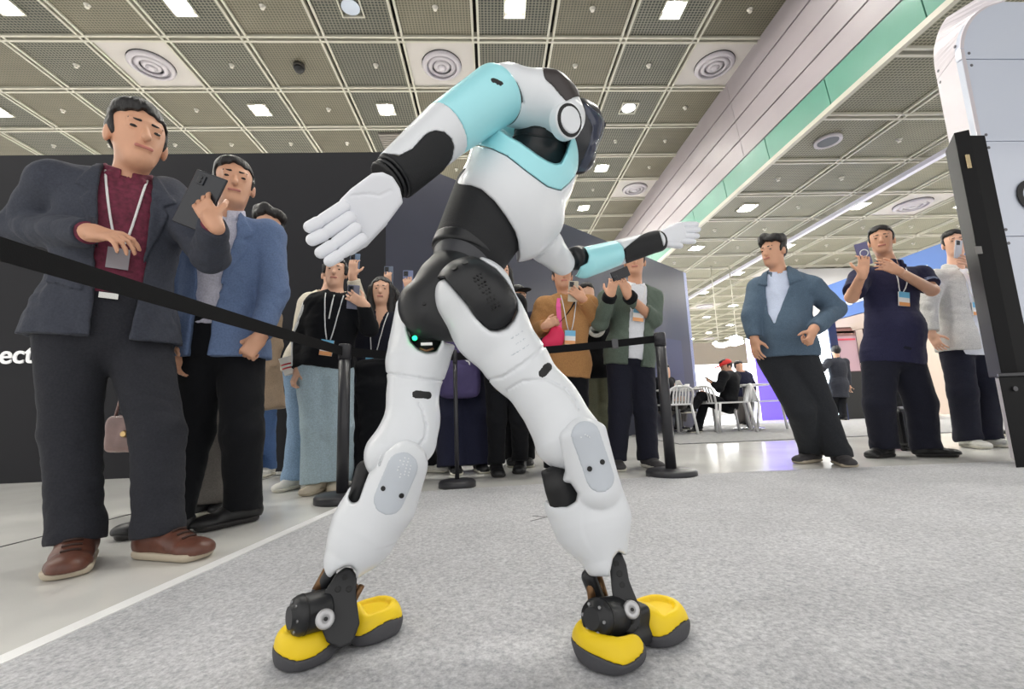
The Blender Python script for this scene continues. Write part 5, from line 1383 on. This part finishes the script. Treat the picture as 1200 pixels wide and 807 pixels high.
# --- ankles and feet
def ankle(bracket, motor, gear, holes, rods, Y):
    br = Field([(PPoly(bracket, Y, -.016, .016, .002), 0)], .003)
    b_ = br.build('ankle_bracket', R_BLACK, rb)
    for x, y, r in holes: disc(x, y, Y, r, R_DARK, 'bolt_recess', b_, br, .003)
    (x0, y0, Y0), (x1, y1, Y1), r = motor
    a, c = at(x0, y0, Y0), at(x1, y1, Y1); d = unit(c - a); rm = r / ppm(a)
    m_ = MB().lathe([(rm * .55, -.012), (rm * .6, -.004), (rm * .88, -.003), (rm, .006), (rm, np.linalg.norm(c - a) - .004), (rm * .93, np.linalg.norm(c - a))], a, d, 28).build('ankle_motor', R_BLACK, rb)
    MB().lathe([(rm * 1.02, .012), (rm * 1.02, .016)], a, d, 28).build('motor_ring', R_METAL if False else R_DARK, m_)
    for k in range(6):
        t = k * math.pi / 3; p1 = unit(np.cross(d, V(0, 0, 1))); p2 = np.cross(d, p1)
        MB().lathe([(.003, -.006), (.003, -.001)], a + rm * .72 * (math.cos(t) * p1 + math.sin(t) * p2), d, 8).build('bolt', R_METAL, m_)
    gx, gy, gY, gr = gear; g = at(gx, gy, gY); w = unit(CP - g)
    w = unit(w + CR * .3); rg = gr / ppm(g)
    gg = MB().lathe([(rg * .45, .004), (rg * .45, -.004), (rg * .85, -.004), (rg, 0), (rg * .85, .005), (rg * .6, .005), (rg * .45, .004)], g, w, 24).build('gear_ring', mat('gear_steel', (196, 196, 198), .35, metal=.4), b_)
    MB().lathe([(rg * .2, -.01), (rg * .2, .006)], g, w, 12).build('gear_hub', R_DARK, b_)
    for q0_, q1_, rr in rods:
        MB().tube([at(*q0_), at(*q1_)], rr / ppm(at(*q0_)), 10).build('link_rod', R_BRONZE, rb)


ankle([(715, 655), (721, 647), (728, 650), (733, 662), (736, 680), (744, 700), (750, 715), (749, 732), (740, 742), (728, 738), (722, 715), (718, 690)], ((697, 724, .90), (724, 720, .95), 21), (740, 714, .92, 10), ((722, 660, 3), (726, 672, 3.4), (729, 685, 3)), [((690, 672, 1.0), (695, 712, .98), 5), ((700, 672, 1.01), (712, 712, 1.0), 5)], .96)
ankle([(384, 690), (394, 674), (404, 666), (412, 667), (417, 676), (416, 700), (420, 730), (412, 752), (398, 758), (384, 750), (376, 730), (372, 705)], ((346, 722, .95), (384, 712, .99), 22), (381, 725, .92, 11), ((404, 676, 3), (409, 690, 3.2), (396, 690, 3.2)), [((424, 686, 1.0), (410, 712, 1.0), 3.5), ((418, 684, 1.01), (404, 706, 1.0), 3.5), ((371, 692, 1.0), (384, 668, 1.02), 6)], .99)
for p0, p1, rr, Yq in (((690, 676), (700, 700), 9, 1.0), ((372, 695), (386, 674), 8, 1.01)): Field([(RC((*p0, Yq, rr), (*p1, Yq, rr)), 0)], .005).build('ankle_yoke', R_BLACK, rb)


def foot(A, B, wa_, la, wb, lb):
    A = V(A[0], A[1], 0); B = V(B[0], B[1], 0); d = unit(B - A); w = V(-d[1], d[0], 0); z = V(0, 0, 1)
    L = np.linalg.norm(B - A)
    for nm, c, rx, ry, hh, sg in (('toe_bumper', A, la, wa_, .074, -1), ('heel_bumper', B, lb, wb, .082, 1)):
        base = [(ECone(c - d * rx * .3 + z * .034, c + d * rx * .3 + z * .034, (ry, hh - .036), (ry, hh - .036), w), 0), (Cyl(c + z * .002, c + z * .07, min(rx, ry) * .94, .02), .012)]
        f = Field(base, .003)
        f.keep(lambda X, Y_, Z: .007 - Z + 0 * X + 0 * Y_, .01)
        zc = .034 if sg < 0 else .06
        ir, io = ry - (.027 if sg < 0 else .022), rx - (.03 if sg < 0 else .026)
        e_ = -sg * 1.0
        cav = [(-math.cos(t) * io * .9 * -sg * -1, math.sin(t) * ir) for t in np.linspace(-math.pi / 2, math.pi / 2, 9)]
        ext = (.11 if sg < 0 else .02)
        cav = [(-sg * ext, -ir)] + [(sg * math.cos(t) * io, math.sin(t) * ir) for t in np.linspace(-math.pi / 2, math.pi / 2, 9)] + [(-sg * ext, ir)]
        f.cut(Poly(c, [d, w, z], cav, zc, .2), .018)
        mid = (A + B) / 2
        lim = L * .5 - .012
        f.keep(lambda X, Y_, Z: -sg * ((X - mid[0]) * d[0] + (Y_ - mid[1]) * d[1]) + .012 + 0 * Z, .012)
        so = clone(f); wave = lambda X, Y_, Z: Z - (.038 + .008 * np.sin(((X - c[0]) * d[0] + (Y_ - c[1]) * d[1]) / rx * 2.6 + sg)) + 0 * X
        f.keep(lambda X, Y_, Z: -wave(X, Y_, Z))
        so.f = so.f - .0015; so.keep(wave)
        b_ = f.build(nm, R_YEL, rb)
        so.build('sole', R_SOLE, b_)
    f = Field([(RBox((A + B) / 2 + z * .03, (L * .42, .032, .014), .01, [d, w, z]), 0), (RBox((A + B) / 2 + z * .055, (.03, .026, .03), .01, [d, w, z]), .01)], .004)
    f.build('foot_plate', R_BLACK, rb)


foot(fl(713, 776), fl(772, 748), .069, .062, .054, .064)
foot(fl(358, 775), fl(436, 747), .058, .060, .054, .064)
# ------------------------------------------------------------------ display kiosk on the right
M_KPAN = mat('kiosk_panel', (206, 212, 226), .22, coat=.3)
M_KBAND = mat('kiosk_band', (206, 200, 206), .3)
M_KBLK = mat('kiosk_black', (14, 14, 16), .6, spec=.25)
M_SCREW = mat('screw_grey', (110, 110, 116), .4, metal=.5)
kx, ky, kyb = 3.56, 2.8, 3.12
ks = thing('display_kiosk', 'tall white display kiosk with rounded corner cut by the right picture edge', 'display stand', (4.6, 3.0, 0))


def kprof(z, x0, z0, R): return x0 if z <= z0 else x0 + R - math.sqrt(max(R * R - min(z - z0, R * .999) ** 2, 0))


zz = [0, .75, 1.55, 2.27, 2.93]
for i in range(len(zz) - 1):
    MB().bx(kx + .004, 5.8, ky, ky + .04, zz[i] + .003, zz[i + 1] - .003).build('face_panel', M_KPAN, ks, bevel=.002)
top = [(kprof(z, kx + .004, 2.93, .5), z) for z in np.linspace(2.936, 3.42, 12)]
MB().prism([(5.8, 2.936)] + [(5.8, 3.42)] + [p for p in reversed(top)], (0, ky, 0), [V(1, 0, 0), V(0, 0, 1), V(0, 1, 0)], 0, .04).build('face_panel', M_KPAN, ks)
zb = [0, .95, 1.6, 2.30, 3.02]
for i in range(len(zb)):
    zs_ = np.linspace(zb[i] + .003, (zb[i + 1] - .003) if i + 1 < len(zb) else 3.6, 2 if i < 4 else 14)
    vs, fs = [], []
    for z in zs_:
        xa, xb = kprof(z - .0, kx, 2.93, .5), kprof(z, kx + .16, 3.1, .75)
        vs += [(xa, ky - .002, z), (xb, kyb, z), (xb + .03, kyb, z), (xa + .03, ky - .002, z)]
    for j in range(len(zs_) - 1):
        for k in range(4): fs.append((j * 4 + k, j * 4 + (k + 1) % 4, j * 4 + 4 + (k + 1) % 4, j * 4 + 4 + k))
    fs += [(0, 1, 2, 3), tuple(len(vs) - 4 + k for k in range(4))]
    MB().add(vs, fs).build('side_band', M_KBAND, ks)
bn = unit(V(-.32, .115, 0))
for z in (1.6, 2.30, 3.02):
    for t in (.12, .88):
        for dz in (-.05, .05):
            p = V(kx + .16 * t, ky + .32 * t, z + dz)
            MB().lathe([(.011, -.002), (.011, .003)], p, unit(V(-.32, -.115 + .23, 0)), 10).build('screw', M_SCREW, ks)
for z in (1.55, 2.27, 2.93):
    for dz in (-.05, .05): MB().lathe([(.011, -.002), (.011, .003)], (kx + .07, ky, z + dz), (0, -1, 0), 10).build('screw', M_SCREW, ks)
text_obj('lettering', 'C', .34, R_DARK, at(1194, 247, 2.79), (1, 0, 0), (0, 0, 1), ks, .003, .004)
a, b_, c_ = at(1112, 178, 3.0), at(1121, 172, 2.76), at(1139, 167, 2.72)
po = thing('black_post', 'tall black square post standing before the white kiosk', 'post', ((a[0] + c_[0]) / 2, 2.85, 0))
zt_ = a[2]
MB().prism([(b_[0], b_[1]), (c_[0], c_[1]), (c_[0] + .02, 2.79), (a[0] + .05, 2.79), (a[0] - .02, 3.0), (a[0] - .04, 2.99)], (0, 0, 0), np.eye(3), .58, zt_).build('post_body', M_KBLK, po, bevel=.004)
MB().box((b_ + c_) / 2 + V(0, -.006, -.13), (.012, .004, .05)).build('gold_label', mat('label_gold', (190, 170, 130), .5), po)
MB().box(at(1147, 293, 2.72), (.02, .004, .026)).build('socket', mat('socket_grey', (120, 118, 116), .5), po)
q = [at(1165, 443, 3.06), at(1168, 441, 2.72)]
bn_ = thing('black_bin', 'black tapered floor box with grey rim in front of the black post', 'box', (q[1][0] + .25, 2.9, 0))
zt2 = .575
bb = MB()
def ring_(z, s): return [(q[1][0] + .0 - s, 2.71 - s, z), (q[1][0] + .5 + s, 2.71 - s, z), (q[1][0] + .5 + s, 3.03 + s, z), (q[0][0] - s, 3.03 + s, z)]
bb.add(ring_(0, -.008) + ring_(zt2, .0), [(0, 1, 2, 3)[::-1], (4, 5, 6, 7)] + [(k, (k + 1) % 4, 4 + (k + 1) % 4, 4 + k) for k in range(4)])
bb.build('box_body', M_KBLK, bn_, bevel=.006)
MB().add(ring_(zt2, .012) + ring_(zt2 + .022, .012), [(0, 1, 2, 3)[::-1], (4, 5, 6, 7)] + [(k, (k + 1) % 4, 4 + (k + 1) % 4, 4 + k) for k in range(4)]).build('rim', mat('rim_grey', (58, 58, 62), .4), bn_, bevel=.004)
MB().lathe([(.016, 0), (.016, .004)], (q[1][0] + .09, 2.705, zt2 - .08), (0, -1, 0), 12).build('badge', mat('badge_grey', (80, 80, 84), .4), bn_)

# ------------------------------------------------------------------ stanchions and belts
M_ST = mat('stanchion_black', (48, 48, 52), .38)
M_BELT = mat('belt_black', (16, 16, 18), .8, bump=.15, bscale=300, spec=.2)


def stanchion(label, p, h, r, br, name='stanchion_post'):
    o = thing(name, label, 'stanchion', p)
    p = V(*p)
    MB().lathe([(br, 0), (br, .03), (br - .012, .042), (r + .01, .05), (r, .05)], p, n=40).build('base', M_ST, o)
    MB().lathe([(r, .048), (r, h - .09)], p, n=24).build('pole', M_ST, o)
    MB().lathe([(r * 1.12, h - .09), (r * 1.12, h - .008), (r * .95, h)], p, n=24).build('belt_cassette', M_ST, o)
    return V(p[0], p[1], h - .045)


sr = fl(787, 557); sl = fl(401, 587); sm = fl(536, 570)
tR = stanchion('black belt stanchion with round base right of the robot', (sr[0], sr[1], 0), at(765, 390, sr[1])[2], .037, .168)
tL = stanchion('black belt stanchion between the jeans woman and the robot', (sl[0], sl[1], 0), at(411, 403, sl[1])[2], .034, .155)
tM = stanchion('thin black stanchion seen between the robot legs', (sm[0], sm[1], 0), .90, .014, .122)
far = fl(-420, 150, .875)
d_ = unit(fl(0, 284, .875) - V(tL[0], tL[1], .875)); far = V(tL[0], tL[1], .875) + d_ * 3.4
tF = stanchion('black belt stanchion outside the left picture edge', (far[0], far[1], 0), .92, .034, .155)


def belt(label, p, q, sag=.01):
    d = unit(q - p); n = unit(np.cross(d, V(0, 0, 1)))
    pts = [p + (q - p) * t - V(0, 0, sag * 4 * t * (1 - t)) for t in np.linspace(0, 1, 13)]
    o = MB().strip(pts, V(0, 0, 1), .052, n, .003).build('barrier_belt', M_BELT)
    return tag(o, label, 'barrier belt')


dv = unit(V(*(tF - tL)[:2], 0))
belt('long black barrier belt sweeping past the grey suit to the left', tL + dv * .034, tF - dv * .034)
dv = unit(tM - tL); belt('short black barrier belt running behind the robot left leg', tL + V(dv[0], dv[1], 0) * .036, tM - V(dv[0], dv[1], 0) * .016)
dv = unit(tR - tM); belt('black barrier belt before the mustard and green jackets', tM + V(dv[0], dv[1], 0) * .016, tR - V(dv[0], dv[1], 0) * .04)
q_ = at(721, 409, tM[1] + (tR[1] - tM[1]) * .78)
f0 = (q_[0] - tM[0]) / (tR[0] - tM[0]); q_ = tM + (tR - tM) * f0 - V(0, 0, .006)
tag(MB().box(q_, (.022, .008, .034), [unit(V(*(tR - tM)[:2], 0)), unit(np.cross(unit(V(*(tR - tM)[:2], 0)), V(0, 0, -1))), V(0, 0, 1)]).build('belt_clip', mat('clip_grey', (78, 78, 82), .4), None, bevel=.003), 'dark grey clip on the belt before the green bomber jacket', 'clip')

# ------------------------------------------------------------------ lounge behind: carpet, chairs, tables
lc = fl(850, 518.5)
tag(MB().bx(lc[0] - .55, 9.4, lc[1], 9.2, 0, .012).build('lounge_carpet', mat('lounge_grey', (150, 150, 150), .95, var=.12, scale=20)), 'mid grey carpet under the white chairs and tables', 'carpet')
M_CH = mat('chair_white', (226, 226, 226), .35)
M_TT = mat('table_white', (218, 216, 214), .4)


def chair(label, loc, rz):
    o = thing('slatted_chair', label, 'chair', (loc[0], loc[1], .012), 'white slatted chairs in the lounge', rz)
    def b(mb, name): return mb.build(name, M_CH, o, world=False)
    st = MB().prism([(-.21, -.2), (-.18, -.23), (.18, -.23), (.21, -.2), (.2, .2), (.17, .23), (-.17, .23), (-.2, .2)], (0, 0, .44), np.eye(3), 0, .025); b(st, 'seat')
    for sx in (-1, 1):
        b(MB().tube([(sx * .19, -.2, .45), (sx * .22, -.25, .0)], .02, 8), 'leg')
        b(MB().tube([(sx * .19, .2, .45), (sx * .215, .27, .0)], .02, 8), 'leg')
        b(MB().tube([(sx * .19, .21, .45), (sx * .205, .25, .60), (sx * .18, .265, .68), (sx * .1, .275, .72), (0, .278, .725)], .018, 8), 'back_frame')
    for k in range(6):
        x = -.13 + k * .052
        b(MB().strip([(x, .215, .46), (x, .248, .60), (x * .9, .272, .72 - abs(x) * .12)], V(1, 0, 0), .030, V(0, 1, 0), .008), 'slat')
    return o


chair('white slatted chair the man in red cap sits on', at(840, 500, 7.15) * V(1, 1, 0), math.radians(115))
chair('white slatted chair pushed to the tall round table', at(861, 500, 6.95) * V(1, 1, 0), math.radians(250))
chair('white slatted chair cut by the leg of the man in blue grey jacket', at(906, 500, 6.95) * V(1, 1, 0), math.radians(70))
chair('white slatted chair beside the table at the booth wall end', at(791, 504, 6.9) * V(1, 1, 0), math.radians(190))


def table(label, loc, r, h):
    o = thing('round_table', label, 'table', (loc[0], loc[1], .012))
    p = V(loc[0], loc[1], .012)
    MB().lathe([(r - .02, h - .03), (r, h - .02), (r, h - .005), (r - .01, h)], p, n=36).build('tabletop', M_TT, o)
    MB().lathe([(.035, .02), (.035, h - .03)], p, n=16).build('pole', mat('pole_grey', (150, 150, 154), .3, metal=.5), o)
    MB().lathe([(.24, 0), (.24, .01), (.05, .03), (.035, .04)], p, n=32).build('base', mat('base_steel', (210, 210, 212), .2, metal=.8), o)
    return p + V(0, 0, h)


t1 = table('round white table right of the man in red cap', at(878, 503, 7.45), .38, .74)
t2 = table('round white table with folded card at the booth wall end', at(797, 504, 7.35), .42, .70)
tc_ = thing('folded_card', 'white folded card standing on the left lounge table', 'card', t2 + V(.02, 0, 0))
for s in (-1, 1): MB().box(t2 + V(.02 + s * .05, 0, .075), (.004, .09, .085), [unit(V(1, 0, s * .55)), V(0, 1, 0), unit(V(-s * .55, 0, 1))]).build('card_leaf', M_LACEW, tc_)
for k, dx in enumerate((-.22, .2)):
    o = thing('paper_cup', ('small white cup left of' if k == 0 else 'small white cup right of') + ' the folded card', 'cup', t2 + V(dx, .02, 0))
    MB().lathe([(.03, 0), (.04, .085), (.036, .085), (.028, .005)], t2 + V(dx, .02, 0), n=16).build('cup_body', M_LACEW, o)

# seated and distant people
red = person('seated man in red cap looking at a phone with legs crossed', 7.15,
    dict(sha=(848, 440, -.18), shb=(862, 441, .18), neck=(857, 437, 0), hip=(853, 474, 0), head=(851, 430, -.02), ela=(843, 455, -.22), wra=(835, 449, -.1), elb=(858, 458, .2), wrb=(840, 452, .1), kna=(823, 462, -.1), knb=(826, 470, .12), fta=(811, 484, -.12), ftb=(818, 507)), S=1.0, vox=.013, look=(-1, -.1, -.35),
    top=dict(name='jacket', mat=C_BLK, c=.02, hem=-.05), hands=dict(a=((-.8, 0, .5), (.3, 0, .8), GRIP)), trousers=dict(mat=C_BLK, r=(.1, .075, .065)), shoes=dict(mat=M_SHOE_B), feet=dict(a=(-1, -.2), b=(-1, -.3)))
cap_on(red, mat('cap_red', (206, 44, 40), .7))
phone('small phone held by the seated man in red cap', red, 'a', ((-.8, 0, .5), (.3, 0, .8), GRIP), m=mat('phone_pale', (170, 166, 160), .3), lens=False)
person('man in navy shirt standing behind the red cap', 8.4, dict(sha=(862, 441, 0), shb=(877, 441, 0), neck=(869, 437, 0), hip=(872, 460, 0), head=(866, 430, 0), ela=(860, 452, 0), wra=(862, 460, -.1), elb=(882, 450, 0), wrb=(884, 458, -.1), fta=(868, 498), ftb=(877, 498)), S=.95, vox=.015, facedet=False,
       top=dict(name='shirt_top', mat=C_NAVY, hem=-.08), trousers=dict(mat=C_GREY), shoes=dict(mat=M_SHOE_B))
person('distant dark haired person right of the round lounge table', 10.5, dict(sha=(870, 451, 0), shb=(882, 451, 0), neck=(876, 448, 0), hip=(876, 467, 0), head=(875, 442, 0), ela=(868, 459, 0), wra=(870, 465, 0), elb=(884, 459, 0), wrb=(883, 465, 0), fta=(873, 489), ftb=(879, 489)), S=.8, vox=.018, facedet=False,
       top=dict(name='shirt_top', mat=C_BLAZ, hem=-.08), trousers=dict(mat=C_BLK), shoes=dict(mat=M_SHOE_B))
person('seated person in grey trousers at the left lounge table', 7.3, dict(sha=(772, 447, -.1), shb=(786, 447, .1), neck=(779, 443, 0), hip=(781, 478, 0), head=(779, 435, 0), ela=(770, 462, 0), wra=(783, 456, -.1), elb=(790, 460, 0), wrb=(790, 456, 0), kna=(798, 468, -.1), knb=(800, 468, .1), fta=(796, 504), ftb=(801, 501)), S=.97, vox=.014, facedet=False,
       top=dict(name='sweater', mat=C_BLK, hem=-.05), trousers=dict(mat=C_GREY, r=(.09, .075, .07)), shoes=dict(mat=M_SHOE_B), feet=dict(a=(1, -.3), b=(1, -.2)), look=(1, -.2, 0))

# ------------------------------------------------------------------ suitcase, small bag
sc0 = at(1058, 515, fl(1058, 535)[1] + .42); sc0[1] -= .42
su = thing('suitcase', 'black upright suitcase behind the feet of the man in navy polo', 'suitcase', (sc0[0], sc0[1] + .42, 0))
sy = sc0[1] + .42
MB().bx(sc0[0] - .11, sc0[0] + .14, sy - .12, sy + .12, .04, .36).build('shell', mat('case_black', (26, 26, 30), .25), su, bevel=.03)
for sx in (-.08, .11):
    for s2 in (-.08, .08): MB().lathe([(.022, -.012), (.022, .012)], (sc0[0] + sx, sy + s2, .022), (1, 0, 0), 14).build('wheel', R_DARK, su)
for sx in (-.075, -.01): MB().tube([(sc0[0] + sx, sy + .05, .33), (sc0[0] + sx, sy + .05, .86)], .008, 8).build('handle_tube', R_METAL, su)
MB().box((sc0[0] - .042, sy + .05, .87), (.05, .014, .014)).build('handle_grip', R_DARK, su, bevel=.005)
MB().box((sc0[0] - .02, sy - .09, .37), (.06, .012, .012)).build('carry_handle', R_METAL, su, bevel=.004)
bgp = p24.W['wra'] + V(.02, -.03, -.22)
bgo = thing('shopping_bag', 'bright blue bag seen between the legs of the off-white jacket man', 'bag', bgp)
Field([(RBox(bgp, (.07, .04, .12), .03), 0), (Ell(bgp - V(-.02, .0, .06), (.085, .045, .07)), .03)], .008).build('bag_body', mat('bag_blue', (70, 150, 214), .6), bgo, wrinkle=.006, seed=4)
MB().tube([bgp + V(-.03, 0, .11), p24.W['wra'] + V(0, 0, -.06), bgp + V(.03, 0, .11)], .006, 6).build('handle', mat('bag_blue', (70, 150, 214)), bgo)
# translucent pinkish handbag carried by the hidden person
hb = at(146, 508, 2.62)
hbo = thing('handbag', 'pinkish brown handbag with gold clasp seen between the grey suit trouser legs', 'bag', hb)
Field([(RBox(hb, (.085, .05, .10), .035), 0)], .006).build('bag_body', mat('bag_taupe', (132, 108, 104), .4, var=.15, scale=12), hbo, wrinkle=.006, seed=9)
MB().lathe([(.012, -.004), (.02, 0), (.014, .01)], hb + V(.04, -.054, .0), (0, -1, 0), 14).build('clasp', mat('gold', (200, 170, 120), .3, metal=.9), hbo)
MB().tube([hb + V(-.06, 0, .09), hb + V(-.04, 0, .19), p3.W['wra'] + V(-.02, 0, -.08), hb + V(.06, 0, .17), hb + V(.07, 0, .09)], .007, 8).build('handle', mat('bag_taupe', (132, 108, 104)), hbo)

# ------------------------------------------------------------------ far booths and screens
M_BLUE = mat('banner_blue', (84, 122, 190), .5)
bx0 = 8.1
bo = thing('exhibition_booth', 'far booth with blue fascia band and cream wall behind the polo man', 'booth', (bx0 + 1.5, 9, 0))
MB().bx(bx0, bx0 + .12, 5.2, 10.05, 2.28, 3.13).build('blue_fascia', M_BLUE, bo)
MB().bx(bx0 + .02, bx0 + .1, 5.2, 10.05, 1.95, 2.27).build('cream_band', mat('cream_wall', (196, 180, 168), .6), bo)
MB().bx(bx0 + .02, bx0 + 3.5, 9.95, 10.05, 0, 2.27).build('back_wall', mat('cream_wall', (196, 180, 168)), bo)
for yq in (5.4,): MB().bx(bx0, bx0 + .12, yq - .1, yq + .1, 0, 2.28).build('booth_post', mat('cream_wall', (196, 180, 168)), bo)
for k, (yq, zq) in enumerate(((9.0, 2.62), (7.75, 2.74))):
    MB().box((bx0 - .006, yq, zq), (.006, .22, .09)).build('logo_plate', M_LACEW, bo)
    MB().lathe([(.11, 0), (.11, .012)], (bx0, yq + .36, zq), (-1, 0, 0), 20).build('logo_disc', M_LACEW, bo)
# poster boards
M_FRAME = mat('poster_frame', (60, 30, 34), .4)
for k, (xa, xb) in enumerate(((971, 1009), (1011, 1046))):
    p, q = at(xa, 384, 9.5), at(xb, 436, 9.5)
    o = thing('poster_board', ['pink poster board with dark frame in front of the man in dark suit', 'second pink poster board partly hidden behind the polo man'][k], 'poster', ((p[0] + q[0]) / 2, 9.5, 0))
    zt_, zb_ = p[2], q[2]
    MB().bx(p[0], q[0], 9.48, 9.52, zb_, zt_).build('frame', M_FRAME, o)
    MB().bx(p[0] + .03, q[0] - .03, 9.465, 9.48, zb_ + .03, zt_ - .03).build('poster_sheet', mat('poster_pink', (178, 146, 156), .5), o)
    MB().bx(p[0] + .03, q[0] - .03, 9.46, 9.466, zt_ - .2, zt_ - .03).build('title_band', mat('poster_brown', (134, 96, 92), .5), o)
    MB().bx(p[0] + .12, p[0] + .55, 9.46, 9.466, zt_ - .30, zt_ - .26).build('red_line', mat('poster_red', (206, 70, 90), .5), o)
    MB().bx(p[0] + .06, q[0] - .06, 9.46, 9.466, zt_ - .14, zt_ - .09).build('title_text', mat('poster_text', (222, 200, 196), .5), o)
    MB().bx(p[0], q[0], 9.44, 9.56, 0, zb_).build('base_cabinet', R_DARK, o)
# lit white light column with dark blue side, and purple lit column
p, q = at(957, 392, 9.0), at(971, 392, 9.0)
o = thing('light_column', 'glowing white light column with navy edge left of the poster board', 'light column', (p[0] + .15, 9.0, 0))
MB().bx(p[0], q[0] - .05, 8.95, 9.05, .05, 2.1).build('lit_face', mat('lit_white', (255, 255, 255), .5, emit=(235, 248, 255), estr=3.0), o)
MB().bx(q[0] - .05, q[0] + .12, 8.92, 9.08, 0, 2.15).build('navy_edge', mat('navy_edge', (30, 44, 90), .4), o)
p, q = at(876, 396, 10.5), at(916, 396, 10.5)
o = thing('purple_wall', 'glowing purple lit wall behind the round lounge table', 'lit wall', ((p[0] + q[0]) / 2, 10.5, 0))
MB().bx(p[0] + .1, q[0] + .3, 10.5, 10.6, 0, p[2] - .02).build('lit_face', mat('lit_purple', (110, 90, 220), .5, emit=(96, 74, 214), estr=.55), o)
MB().bx(p[0], p[0] + .1, 10.46, 10.6, 0, p[2]).build('bright_edge', mat('lit_lilac', (220, 220, 255), .5, emit=(214, 214, 255), estr=1.6), o)
# bright screen with beige soffit at the far end
p, q = at(796, 403, 15.5), at(892, 425, 15.5)
o = thing('screen_wall', 'large glowing white screen under a beige soffit at the hall end', 'screen', ((p[0] + q[0]) / 2, 15.5, 0))
MB().bx(p[0] - 3, q[0] + 1.0, 15.4, 15.7, q[2], p[2]).build('soffit', mat('soffit_beige', (112, 104, 94), .7), o)
MB().bx(p[0] - 3, q[0] + 1.0, 15.5, 15.6, .35, q[2]).build('lit_screen', mat('lit_screen', (255, 255, 255), .5, emit=(246, 250, 255), estr=1.6), o)
MB().bx(p[0] - 3, q[0] + 1.0, 15.45, 15.6, 0, .35).build('plinth', mat('plinth_grey', (190, 190, 192), .6), o)
M_SIGN = mat('sign_lit', (255, 255, 255), .5, emit=(255, 255, 255), estr=4)
o = thing('hanging_light_sign', 'curly white glowing light sign hanging near the far soffit', 'light sign', at(857, 401, 12.5))
MB().tube([at(x, y, 12.5) for x, y in ((837, 401), (840, 404), (848, 404.5), (855, 402), (862, 402.5), (870, 400))], .07, 10).build('tube', M_SIGN, o)
MB().tube([at(x, y, 12.5) for x, y in ((856, 397), (862, 395), (868, 397), (866, 402))], .07, 10).build('tube', M_SIGN, o)
for x in (842, 864):
    a_ = at(x, 399, 12.5); MB().tube([a_, V(a_[0], a_[1], ZR)], .012, 6).build('suspension_cable', M_BAR, o)
# pale fascia of another booth, and hall end walls
p, q = at(918, 303, 13.0), at(1110, 345, 13.0)
o = thing('fascia_beam', 'broad pale grey fascia hanging behind the blue banner', 'fascia', ((p[0] + q[0]) / 2, 13, q[2]))
MB().bx(p[0], 16, 13.0, 13.3, q[2] - .8, ZR - .02).build('fascia_board', mat('fascia_grey', (206, 206, 208), .5), o)
struct(MB().bx(-18, 24, 33.5, 33.7, 0, ZL).build('wall_far', mat('far_wall', (190, 186, 178), .7)))
